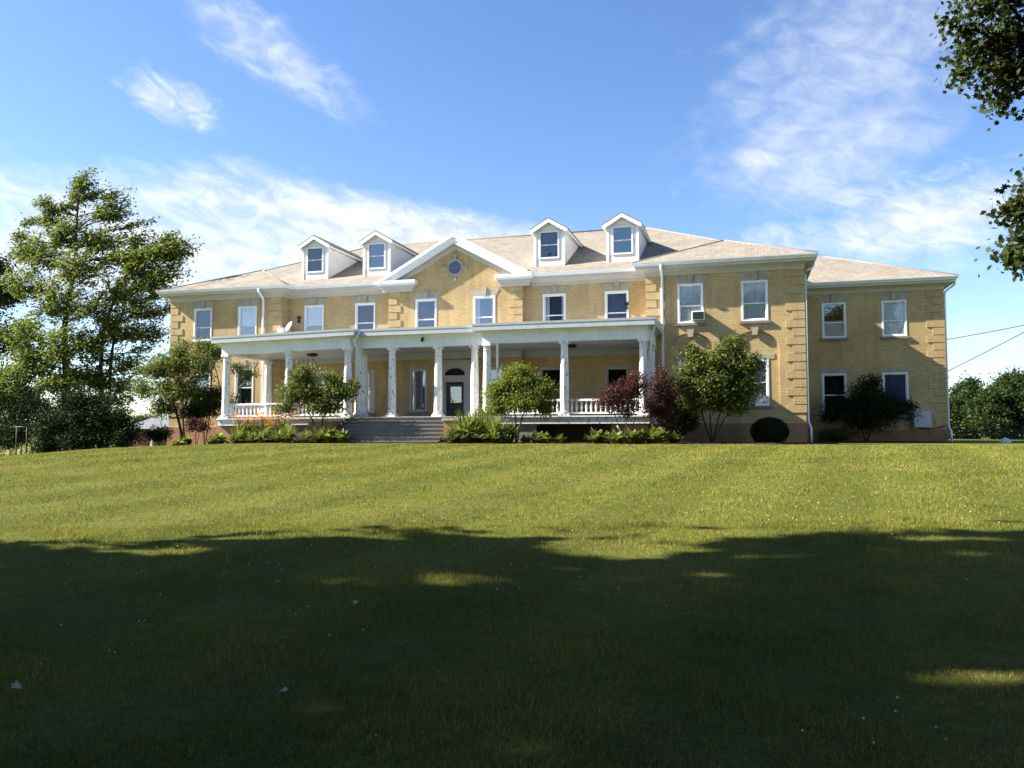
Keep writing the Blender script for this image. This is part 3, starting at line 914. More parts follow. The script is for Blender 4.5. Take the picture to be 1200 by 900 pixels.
for a_, b_ in ((GC - GH - 0.02, -17.38), (-12.80, GC + GH + 0.02)):
    rt = MB()
    rt.box(a_, b_, gy0 - 0.05, YG, 8.93, 9.09)
    rt.box(a_ + 0.03, b_ - 0.03, gy0 + 0.02, YG, 8.84, 8.93)
    rt.build('cornice_return', M['gutter'], ped)
    rt = MB()
    rt.box(a_ + 0.14, b_ - 0.12, -0.66, YG, 8.68, 8.84).box(a_ + 0.2, b_ - 0.25, -0.52, YG - 0.0, 8.50, 8.68)
    rt.build('cornice_return', M['trim'], ped)
# round window in the gable
ow = MB()
oc = (-15.17, 9.69)
ring = []
for k in range(24):
    a0, a1 = 2 * math.pi * k / 24, 2 * math.pi * (k + 1) / 24
    P_ = lambda r, a: (oc[0] + r * math.cos(a), oc[1] + r * math.sin(a))
    ow.prism([P_(0.36, a0), P_(0.50, a0), P_(0.50, a1), P_(0.36, a1)], YG - 0.05, YG + 0.01)
for a in (0, math.pi / 2, math.pi, 3 * math.pi / 2):
    d = Vector((math.cos(a), math.sin(a))); q = Vector((-d.y, d.x))
    p0 = Vector(oc) + d * 0.46; p1 = Vector(oc) + d * 0.72
    ow.prism([tuple(p0 - q * 0.07), tuple(p1 - q * 0.10), tuple(p1 + q * 0.10), tuple(p0 + q * 0.07)], YG - 0.08, YG + 0.01)
owo = ow.build('round_window', M['stone'], house)
MB().prism([(oc[0] + 0.37 * math.cos(2 * math.pi * k / 24), oc[1] + 0.37 * math.sin(2 * math.pi * k / 24)) for k in range(24)], YG - 0.012, YG - 0.006).build('interior', M['dark'], owo)
MB().prism([(oc[0] + 0.37 * math.cos(2 * math.pi * k / 24), oc[1] + 0.37 * math.sin(2 * math.pi * k / 24)) for k in range(24)], YG - 0.022, YG - 0.018).build('pane', M['glass_low'], owo)
mu = MB().box(oc[0] - 0.015, oc[0] + 0.015, YG - 0.035, YG - 0.024, oc[1] - 0.36, oc[1] + 0.36)
mu.box(oc[0] - 0.36, oc[0] - 0.017, YG - 0.034, YG - 0.024, oc[1] - 0.015, oc[1] + 0.015).box(oc[0] + 0.017, oc[0] + 0.36, YG - 0.034, YG - 0.024, oc[1] - 0.015, oc[1] + 0.015)
mu.build('muntin', M['sill'], owo)

# dormers ------------------------------------------------------------
def dormer(cx, back, hi=False):
    y0, hw, ze, zp = 0.60, 0.86, 11.66, 12.26
    rz = lambda y: ZE + 0.472 * (y + e)
    wb, wt, hwx = 10.18, 11.54, 0.475
    d = MB()
    zb = rz(y0) - 0.05
    d.wall(cx - hw, cx + hw, zb, ze - 0.05, [(cx - hwx, cx + hwx, wb, wt)], y0, 0.1)
    d.quad((cx - hw, y0, ze - 0.05), (cx + hw, y0, ze - 0.05), (cx, y0, zp - 0.1))
    yb = (ze - ZE) / 0.472 - e + 0.2
    for s in (-1, 1):
        p = [(cx + s * hw, y0, zb), (cx + s * hw, y0, ze), (cx + s * hw, yb, ze), (cx + s * hw, yb, ze - 0.2)]
        d.quad(*(p if s < 0 else p[::-1]))
    dm = d.build('dormer', M['siding'], house)
    tr = MB()
    for s in (-1, 1):
        xa, xb = sorted((cx + s * hw, cx + s * (hw - 0.13)))
        tr.box(xa - 0.012, xb + 0.012, y0 - 0.025, y0 + 0.11, zb, ze - 0.06)
    t = 0.09
    for x0, x1, z0, z1 in ((cx - hwx - t, cx - hwx, wb - t, wt + t), (cx + hwx, cx + hwx + t, wb - t, wt + t), (cx - hwx, cx + hwx, wt, wt + t), (cx - hwx, cx + hwx, wb - t, wb)):
        tr.box(x0, x1, y0 - 0.04, y0 + 0.01, z0, z1)
    tr.box(cx - hwx, cx + hwx, y0 + 0.02, y0 + 0.07, (wb + wt) / 2 - 0.025, (wb + wt) / 2 + 0.025)
    tr.build('window', M['white'], dm)
    MB().quad((cx - hwx, y0 + 0.05, wb), (cx + hwx, y0 + 0.05, wb), (cx + hwx, y0 + 0.05, wt), (cx - hwx, y0 + 0.05, wt)).build('pane', M['glass_hi' if hi else 'glass'], dm)
    MB().quad((cx - hwx, y0 + 0.11, wb), (cx + hwx, y0 + 0.11, wb), (cx + hwx, y0 + 0.11, wt), (cx - hwx, y0 + 0.11, wt)).build('curtain', M[back], dm)
    r = MB()
    ow_, th = 1.05, 0.07
    sl = (zp - ze) / ow_
    y1 = y0 - 0.22
    ybk = lambda z: (z - ZE) / 0.472 - e + 0.35
    for s in (-1, 1):
        top = [(cx, y1, zp + th), (cx + s * ow_, y1, ze + th), (cx + s * ow_, ybk(ze), ze + th), (cx, ybk(zp), zp + th)]
        bot = [(x, y, z - th) for x, y, z in top]
        v_ = top + bot
        f_ = [(0, 1, 2, 3), (7, 6, 5, 4), (0, 4, 5, 1), (1, 5, 6, 2), (2, 6, 7, 3)]
        if s > 0: f_ = [q[::-1] for q in f_]
        r.add(v_, f_)
    r.build('roof', M['shingle'], dm)
    bgd = MB()
    for s in (-1, 1):
        pts = [(cx, zp - 0.002), (cx + s * ow_, ze - 0.002), (cx + s * ow_, ze - 0.16), (cx + s * (ow_ - 0.12), ze - 0.16), (cx, zp - 0.20)]
        if s > 0: pts = pts[::-1]
        bgd.prism(pts, y1 - 0.01, y1 + 0.05)
        pts2 = [(cx + s * (hw + 0.01), ze - 0.14), (cx + s * ow_, ze - 0.14), (cx + s * ow_, ze - 0.03), (cx + s * (hw + 0.01), ze + 0.02)]
        if s < 0: pts2 = pts2[::-1]
        bgd.prism(pts2, y1 + 0.05, ybk(ze) - 0.35)
    bgd.build('bargeboard', M['white'], dm)
for cx, back, hi in ((-24.33, 'navy_drape', False), (-20.34, 'dark', True), (-10.08, 'navy_drape', False), (-6.08, 'dark', True)):
    dormer(cx, back, hi)
MB().lathe(-6.99, 1.7, [(0.09, 10.0), (0.09, 11.0), (0.13, 11.0), (0.13, 11.08)], 10).build('vent_pipe', M['black'], house)

# downspouts ----------------------------------------------------------
def pipe(name, pts, r=0.055, mat='gutter', parent=None):
    return MB().tube(pts, r, seg=8).build(name, M[mat], parent or house)
pipe('downspout', [(-3.85, YR - 0.6, 8.95), (-3.85, YR - 0.56, 8.75), (-3.85, YR - 0.12, 8.42), (-3.85, YR - 0.09, 8.2), (-3.85, YR - 0.09, 0.25)], 0.07)
pipe('downspout', [(-26.85, YL - 0.6, 8.95), (-26.85, YL - 0.56, 8.75), (-26.85, YL - 0.12, 8.42), (-26.85, YL - 0.09, 8.2), (-26.85, YL - 0.09, 0.2)], 0.07)
pipe('downspout', [(XR + 0.6, YR + 1.3, 8.95), (XR + 0.5, YR + 1.0, 8.72), (XR + 0.12, YR + 0.22, 8.45), (XR + 0.09, YR + 0.12, 8.2), (XR + 0.09, YR + 0.12, 1.15), (XR + 0.2, YR + 0.05, 0.85), (XR + 0.2, YR + 0.0, 0.12)], 0.055)
pipe('downspout', [(WXR + 0.58, YW - 0.1, 8.75), (WXR + 0.55, YW - 0.1, 8.55), (WXR + 0.12, YW + 0.08, 8.2), (WXR + 0.09, YW + 0.1, 8.0), (WXR + 0.09, YW + 0.1, 0.95), (WXR + 0.19, YW + 0.05, 0.7), (WXR + 0.2, YW + 0.0, 0.1)], 0.055)
pipe('downspout', [(XL - 0.58, YL - 0.1, 8.92), (XL - 0.5, YL + 0.1, 8.7), (XL - 0.12, YL + 0.4, 8.35), (XL - 0.09, YL + 0.4, 8.1), (XL - 0.09, YL + 0.4, 0.2)], 0.055)
# side addition with louvred siding on the left flank
MB().box(-36.5, XL - 0.02, 4.0, 8.0, B0, 7.9).build('annex', M['siding'], house)

# PORCH ----------------------------------------------------------------
PYW, PYC = -4.8, -4.3
XLP, XLI, XRI, XRP = -26.42, -19.32, -11.90, -4.40
def sag(p):
    x, y, z = p
    t = min(1, max(0, (-19.3 - x) / 7.2))
    k = min(1, max(0.3, (z - 1.4) / 3.4))
    return (x, y, z - 0.17 * t * k)
FZ = 1.42
outer = [(XLP, YL - 0.001), (XLP, PYW), (XLI, PYW), (XLI, PYC), (XRI, PYC), (XRI, PYW), (XRP, PYW), (XRP, YR - 0.001)]
# floor with painted skirt
pf = MB(sag)
pf.prism_xy([(XLP - 0.35, -0.75), (XLP - 0.35, PYW - 0.35), (XLI + 0.30, PYW - 0.35), (XLI + 0.30, PYC - 0.35), (XRI - 0.30, PYC - 0.35), (XRI - 0.30, PYW - 0.35),
             (XRP + 0.30, PYW - 0.35), (XRP + 0.30, -1.1), (PR - 0.01, -1.1), (PR - 0.01, -0.43), (PL + 0.01, -0.43), (PL + 0.01, -0.75)], FZ - 0.07, FZ)
pf.build('porch_floor', M['peel_more'], house)
for pth in ([(XLP, YL - 0.05), (XLP, PYW), (XLI, PYW)], [(XRI, PYW), (XRP, PYW), (XRP, YR - 0.06)]):
    MB(sag).sweep(pth, [(0.20, 1.04), (0.28, 1.04), (0.28, FZ - 0.075), (0.20, FZ - 0.075)]).build('porch_skirt', M['peel_more'], house)
# entablature
en = MB(sag)
en.sweep(outer, [(-0.20, 4.92), (0.20, 4.92), (0.20, 5.50), (-0.20, 5.50)])
en.build('entablature', M['board'], house)
co = MB(sag)
co.sweep(outer, [(0.205, 5.44), (0.27, 5.46), (0.30, 5.55), (0.50, 5.62), (0.54, 5.68), (0.60, 5.74), (0.62, 5.84), (0.205, 5.84)])
co.build('cornice', M['gutter'], house)
pr_ = MB(sag)
def porch_roof(x0, x1, yf, yb):
    pr_.add([(x0, yf, 5.845), (x1, yf, 5.845), (x1, yb, 6.02), (x0, yb, 6.02), (x0, yf, 5.5), (x1, yf, 5.5), (x1, yb, 5.5), (x0, yb, 5.5)],
            [(0, 1, 2, 3), (7, 6, 5, 4), (0, 4, 5, 1), (1, 5, 6, 2), (2, 6, 7, 3), (3, 7, 4, 0)])
porch_roof(XLP - 0.58, PL - 0.02, PYW - 0.58, YL - 0.01)
porch_roof(PL - 0.02, XLI + 0.58, PYW - 0.58, -0.005)
porch_roof(XLI + 0.58, XRI - 0.58, PYC - 0.58, YG - 0.005)
porch_roof(XRI - 0.58, PR - 0.01, PYW - 0.58, -0.005)
porch_roof(PR - 0.01, XRP + 0.58, PYW - 0.58, YR - 0.01)
pr_.build('porch_roof', M['roof_metal'], house)
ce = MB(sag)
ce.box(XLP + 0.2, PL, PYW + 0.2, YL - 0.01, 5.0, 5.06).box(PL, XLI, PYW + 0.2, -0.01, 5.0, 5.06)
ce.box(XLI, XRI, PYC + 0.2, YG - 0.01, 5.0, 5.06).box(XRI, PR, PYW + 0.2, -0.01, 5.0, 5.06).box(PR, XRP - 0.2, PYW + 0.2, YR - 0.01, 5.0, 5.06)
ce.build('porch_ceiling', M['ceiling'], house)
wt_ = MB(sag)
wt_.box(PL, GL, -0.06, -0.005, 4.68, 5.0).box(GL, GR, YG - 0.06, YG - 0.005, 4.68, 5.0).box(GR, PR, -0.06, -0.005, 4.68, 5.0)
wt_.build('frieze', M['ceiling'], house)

# columns
CPROF = [(0.285, 0.10), (0.30, 0.14), (0.285, 0.19), (0.245, 0.22), (0.235, 0.26), (0.238, 0.9), (0.232, 1.5), (0.215, 2.3), (0.192, 3.05), (0.19, 3.16), (0.21, 3.17), (0.21, 3.21), (0.19, 3.23), (0.19, 3.30), (0.235, 3.38)]
def column(x, y, mat='peel', r=0.88, top=4.92, pil=False):
    H = (top - FZ) / 3.5
    _, _, zb = sag((x, y, FZ)); _, _, zt = sag((x, y, top))
    h = zt - zb
    sc = h / 3.5
    c = MB().lathe(x, y, [(rr * r, zb + zz * sc) for rr, zz in CPROF[3:13]], 20)
    co_ = c.build('column', M[mat], house, origin=(x, y, zb))
    MB().box(x - 0.30 * r, x + 0.30 * r, y - 0.30 * r, y + 0.30 * r, zb, zb + 0.10 * sc).lathe(x, y, [(rr * r, zb + zz * sc) for rr, zz in CPROF[:4]], 20).build('base', M['peel_more'], co_)
    MB().lathe(x, y, [(rr * r, zb + zz * sc) for rr, zz in CPROF[12:]], 20).box(x - 0.25 * r, x + 0.25 * r, y - 0.25 * r, y + 0.25 * r, zb + 3.38 * sc, zt - 0.002).build('capital', M['peel'], co_)
for x in (XLP, -22.69, XLI): column(x, PYW)
for x in (-18.96, -17.10, -14.61, -12.70): column(x, PYC)
for x in (XRI, -8.09, XRP): column(x, PYW)
column(-19.1, -3.3, r=0.75)
column(-26.40, YL - 0.16, 'white', 0.95)
column(-4.42, YR - 0.16, 'white', 0.95)

pipe('downspout', [(-11.42, PYC - 0.62, 5.70), (-11.42, PYC - 0.56, 5.5), (-11.42, PYC - 0.42, 5.2), (-11.42, PYC - 0.40, 0.2)], 0.06)
pipe('downspout', [(XLI + 0.75, PYC - 0.75, 5.70), (XLI + 0.45, PYC - 0.7, 5.25), (XLI + 0.42, PYC - 0.35, 4.9), (XLI + 0.42, PYC - 0.30, 1.45)], 0.06)
pipe('downspout', [(XRP + 0.55, PYW - 0.1, 5.65), (XRP + 0.5, PYW + 0.05, 5.4), (XRP + 0.34, PYW + 0.12, 4.9), (XRP + 0.34, PYW + 0.12, 0.3)], 0.05)
# balustrades
BAL = [(0.045, 0.0), (0.045, 0.06), (0.03, 0.08), (0.055, 0.17), (0.058, 0.22), (0.035, 0.34), (0.026, 0.44), (0.04, 0.47), (0.04, 0.50)]
bal_me = None
def balustrade(p0, p1):
    global bal_me
    p0, p1 = Vector(p0), Vector(p1)
    z0 = sag((p0.x, p0.y, 1.5))[2]; z1 = sag((p1.x, p1.y, 1.5))[2]
    dz = FZ - 1.42
    d = (p1 - p0).normalized(); nrm = Vector((d.y, -d.x))
    def bar(mb, off, w_, za, zb_):
        a, b = p0 + nrm * (off - w_ / 2), p0 + nrm * (off + w_ / 2)
        c, f_ = p1 + nrm * (off + w_ / 2), p1 + nrm * (off - w_ / 2)
        e0, e1 = z0 - 1.5, z1 - 1.5
        vs = [(a.x, a.y, za + e0), (b.x, b.y, za + e0), (c.x, c.y, za + e1), (f_.x, f_.y, za + e1), (a.x, a.y, zb_ + e0), (b.x, b.y, zb_ + e0), (c.x, c.y, zb_ + e1), (f_.x, f_.y, zb_ + e1)]
        mb.add(vs, [(3, 2, 1, 0), (4, 5, 6, 7), (0, 1, 5, 4), (1, 2, 6, 5), (2, 3, 7, 6), (3, 0, 4, 7)])
    r = MB()
    bar(r, 0, 0.13, 1.50, 1.58); bar(r, 0, 0.15, 2.10, 2.15); bar(r, 0, 0.11, 2.15, 2.20)
    ro = r.build('balustrade', M['peel'], house)
    L = (p1 - p0).length
    n = int(L / 0.225)
    for i in range(n):
        t = (i + 0.5) / n
        p = p0 + (p1 - p0) * t
        z = 1.58 + (z0 - 1.5) * (1 - t) + (z1 - 1.5) * t
        if bal_me is None:
            o = MB().lathe(0, 0, [(r_, zz * 1.04) for r_, zz in BAL], 8).build('baluster', M['white'], ro, origin=(0, 0, 0))
            bal_me = o.data
            o.location = Vector((p.x, p.y, z)) - wloc(ro)
        else:
            link('baluster', bal_me, ro, (p.x, p.y, z))
for a, b in ((XLP + 0.25, -22.92), (-22.46, XLI - 0.25), (XRI + 0.25, -8.32), (-7.86, XRP - 0.25)):
    balustrade((a, PYW), (b, PYW))
balustrade((XLP, -1.2), (XLP, PYW + 0.3))
balustrade((XRP, PYW + 0.3), (XRP, -1.6))

# piers and lattice under the porch
def pier(x0, x1, y0, y1, zt, capm=True):
    p = MB().box(x0, x1, y0, y1, -0.6, zt).build('pier', M['base_brick'], house)
    if capm:
        MB().box(x0 - 0.08, x1 + 0.08, y0 - 0.08, y1 + 0.0, zt + 0.004, zt + 0.13).build('cap', M['stone'], p)
pier(-20.75, -19.45, -6.15, -5.2, 1.15)
pier(-13.62, -12.25, -6.15, -5.2, 1.18)
for x in (XLP, XRP):
    pier(x - 0.45 if x < -10 else x - 1.5, x + 0.75 if x < -10 else x + 0.2, PYW - 0.12, PYW + 0.45, 1.0, False)
pier(-25.6, -23.2, PYW - 0.02, PYW + 0.2, 0.98, False)
def lattice(x0, x1, z0, z1, Y):
    mb = MB()
    W_, H_ = x1 - x0, z1 - z0
    k = 0.13
    i = -int(H_ / k) - 1
    while i * k < W_:
        for s in (0, 1):
            a = max(0, i * k); b = min(W_, i * k + H_)
            if b - a < 0.03: continue
            za, zb_ = a - i * k, b - i * k
            if s: za, zb_ = H_ - za, H_ - zb_
            y = Y - 0.012 * s
            t = 0.028
            pts = [(x0 + a, z0 + za), (x0 + b, z0 + zb_)]
            d = Vector((pts[1][0] - pts[0][0], pts[1][1] - pts[0][1])).normalized(); q = Vector((-d.y, d.x)) * t
            P4 = [(pts[0][0] - q.x, pts[0][1] - q.y), (pts[1][0] - q.x, pts[1][1] - q.y), (pts[1][0] + q.x, pts[1][1] + q.y), (pts[0][0] + q.x, pts[0][1] + q.y)]
            mb.prism(P4, y, y + 0.01)
        i += 1
    mb.build('lattice', M['lattice'], house)
lattice(-23.1, -20.8, 0.1, 1.02, PYW - 0.16)
lattice(-12.2, -9.4, 0.1, 1.02, PYW - 0.16)
MB().tube([(-5.6, -5.05, 0.95), (-5.2, -5.0, 0.35)], 0.03).build('brace', M['lattice'], house)
# fallen lattice leaves the dark underside open between x = -9.3 and -6

# staircase
stp = MB()
nr = 7
x0, x1 = -19.42, -13.66
for k in range(nr):
    zt = FZ - 0.02 - k * (FZ - 0.06) / nr
    yb, yf = PYC - 0.36, PYC - 0.36 - 0.30 * (k + 1)
    if k: stp.box(x0, x1, yf + 0.0, yf + 0.30 + 0.02, zt - 0.055, zt)
    stp.box(x0 + 0.02, x1 - 0.02, yf + 0.03, yf + 0.055, zt - 0.20, zt - 0.057)
stp.box(x0, x1, PYC - 0.36 - 0.30, PYC - 0.352, FZ - 0.075, FZ - 0.02)
stp.build('staircase', M['step'], house)

# porch lamps and small wall fittings
def lamp(name, x, y, z, r, mat='black'):
    MB().lathe(x, y, [(r * 0.5, z), (r, z + 0.06), (r, z + 0.13), (r * 0.6, z + 0.16)], 14).build(name, M[mat], house)
lamp('ceiling_lamp', -22.6, -2.6, 4.76, 0.30)
lamp('ceiling_lamp', -8.2, -2.6, 4.83, 0.26)
MB().box(-15.40, -15.30, -4.62, -4.5, 5.28, 5.36).lathe(-15.35, -4.66, [(0.04, 5.14), (0.07, 5.17), (0.07, 5.27), (0.03, 5.30)], 10).build('porch_lamp', M['black'], house)
for x, z in ((-24.95, 7.25), (-5.80, 7.25)):
    MB().box(x - 0.06, x + 0.06, -0.14, -0.002, z - 0.22, z - 0.05).box(x - 0.10, x + 0.10, -0.09, -0.002, z + 0.0, z + 0.16).build('wall_bracket', M['black'], house)
# cable clipped to the wing wall
MB().tube([(9.0, YW - 0.03, 0.86), (9.5, YW - 0.03, 0.82), (10.0, YW - 0.03, 0.88), (10.38, YW - 0.03, 1.05)], 0.022).build('wall_cable', M['cable'], house)

# ------------------------------------------------------------------ things on and by the house
ac = thing('window_air_conditioner', 'white boxy air conditioner sticking out of an upstairs window', 'air conditioner', (-2.12, YR, UPB + 0.08))
ax, az0, aw, ah = -2.10, UPB + 0.09, 0.62, 0.46
bb = MB()
bb.box(ax - aw / 2, ax + aw / 2, YR - 0.34, YR + 0.13, az0, az0 + ah)
bb.build('case', M['ac'], ac, bevel=0.015)
MB().box(ax - aw / 2 + 0.05, ax + aw / 2 - 0.05, YR - 0.352, YR - 0.342, az0 + 0.05, az0 + ah - 0.05).build('grille', M['grille'], ac)
gl_ = MB()
for k in range(9):
    gl_.box(ax - aw / 2 + 0.05, ax + aw / 2 - 0.05, YR - 0.362, YR - 0.354, az0 + 0.07 + k * 0.04, az0 + 0.085 + k * 0.04)
gl_.build('fins', M['grille'], ac)
pn = MB().box(ax - WW / 2 + 0.36, ax - aw / 2, YR + 0.03, YR + 0.05, az0 - 0.02, az0 + ah).box(ax + aw / 2, ax + 0.24, YR + 0.03, YR + 0.05, az0 - 0.02, az0 + ah)
pn.build('side_panel', M['ac'], ac)

dish = thing('satellite_dish', 'pale satellite dish standing on the flat porch roof', 'satellite dish', (-24.0, -2.6, 5.83))
dc = Vector((-24.0, -2.7, 6.45))
dn = Vector((-0.55, -0.70, 0.45)).normalized()
da = dn.cross(Vector((0, 0, 1))).normalized(); db = da.cross(dn)
vs, fs = [], []
for i in range(6):
    r_ = 0.34 * i / 5
    for k in range(18):
        a = 2 * math.pi * k / 18
        vs.append(dc + da * (r_ * math.cos(a)) + db * (r_ * 0.9 * math.sin(a)) + dn * (0.35 * r_ * r_))
for i in range(5):
    for k in range(18):
        fs.append((i * 18 + k, i * 18 + (k + 1) % 18, (i + 1) * 18 + (k + 1) % 18, (i + 1) * 18 + k))
dm = MB().add(vs, fs, True).build('reflector', M['ac'], dish)
sol = dm.modifiers.new('rim', 'SOLIDIFY'); sol.thickness = 0.02
MB().tube([(-24.0, -2.6, 5.83), (-24.0, -2.6, 6.3), dc - dn * 0.06], 0.03).build('mast', M['metal'], dish)
arm = MB().tube([dc - db * 0.36, dc - db * 0.25 + dn * 0.42], 0.015)
arm.tube([dc - db * 0.25 + dn * 0.40, dc - db * 0.2 + dn * 0.5], 0.04)
arm.build('feed_arm', M['metal'], dish)

ub = thing('utility_box', 'pale grey metal utility box fixed low on the wall of the right wing', 'utility box', (9.15, YW, 0.9))
MB().box(8.72, 9.58, YW - 0.32, YW - 0.004, 0.90, 1.78).build('cabinet', M['box'], ub, bevel=0.012)
MB().box(8.75, 9.55, YW - 0.345, YW - 0.323, 0.94, 1.74).build('door', M['box'], ub, bevel=0.008)
MB().lathe(9.13, YW - 0.0, [(0.001, 0)] * 2, 4) if False else None
MB().box(9.10, 9.18, YW - 0.375, YW - 0.346, 1.46, 1.56).build('latch', M['metal'], ub)

chim = MB().box(-25.62, -25.18, -1.3, -0.75, 5.8, 6.62)
tag(chim.build('roof_box', M['box'], bevel=0.01), 'small cream box on the porch roof beside the quoined corner', 'box')

def sagwire(p0, p1, sag_):
    p0, p1 = Vector(p0), Vector(p1)
    pts = []
    for i in range(25):
        t = i / 24
        p = p0.lerp(p1, t)
        p.z -= sag_ * 4 * t * (1 - t)
        pts.append(p)
    return pts
tag(MB().tube(sagwire((WXR + 0.02, YW + 0.15, 5.61), (24.0, -5.0, 8.6), 0.45), 0.022, seg=5).build('power_line', M['cable']), 'upper black cable running from the right wing into the sky', 'cable')
tag(MB().tube(sagwire((WXR + 0.02, YW + 0.15, 3.85), (24.0, -5.0, 12.4), 0.22), 0.022, seg=5).build('power_line', M['cable']), 'lower black cable rising steeply from the corner of the right wing', 'cable')
up = thing('utility_pole', 'weathered timber utility pole off to the right carrying the house cables', 'pole', (24, -5, gz(24, -5)))
MB().lathe(24.0, -5.0, [(0.18, -0.5), (0.12, 12.9)], 10).build('post', M['bark'], up)
MB().box(23.2, 24.8, -5.2, -5.06, 12.3, 12.45).build('crossarm', M['bark'], up)

# ------------------------------------------------------------------ vegetation
def leaf_cloud(cent, size, up=0.35, aspect=0.55, fold=0.25, lean=None, shape='diamond'):
    """leaf-sized faces: returns verts, corners per face, indices"""
    n = len(cent)
    nrm = rng.normal(size=(n, 3)); nrm[:, 2] = np.abs(nrm[:, 2]) + up
    nrm /= np.linalg.norm(nrm, axis=1, keepdims=True)
    d = rng.normal(size=(n, 3))
    if lean is not None: d = d * 0.6 + np.asarray(lean)[None]
    d -= nrm * (d * nrm).sum(1, keepdims=True)
    d /= np.linalg.norm(d, axis=1, keepdims=True) + 1e-9
    s = np.cross(nrm, d)
    L = (size * rng.uniform(0.65, 1.3, n))[:, None]
    if shape == 'diamond':
        a = cent - d * L * 0.5
        b = cent + s * L * aspect * 0.5 + nrm * L * fold * 0.3
        c = cent + d * L * 0.5 - nrm * L * fold * 0.2
        e_ = cent - s * L * aspect * 0.5 + nrm * L * fold * 0.3
        v = np.stack([a, b, c, e_], 1).reshape(-1, 3)
        return v, 4, np.arange(4 * n)
    # lobed maple-like leaf
    ang = np.radians([-90, -35, -12, 22, 42, 66, 90, 114, 138, 158, 192, 215])
    rad = np.array([0.40, 0.32, 0.52, 0.34, 0.64, 0.38, 0.72, 0.38, 0.64, 0.34, 0.52, 0.32])
    P = cent[:, None, :] + s[:, None, :] * (L[:, :, None] * (np.cos(ang) * rad)[None, :, None]) + d[:, None, :] * (L[:, :, None] * (np.sin(ang) * rad)[None, :, None])
    P = P - nrm[:, None, :] * (L[:, :, None] * (np.abs(np.cos(ang)) * rad * fold)[None, :, None])
    k = len(ang)
    return P.reshape(-1, 3), k, np.arange(k * n)

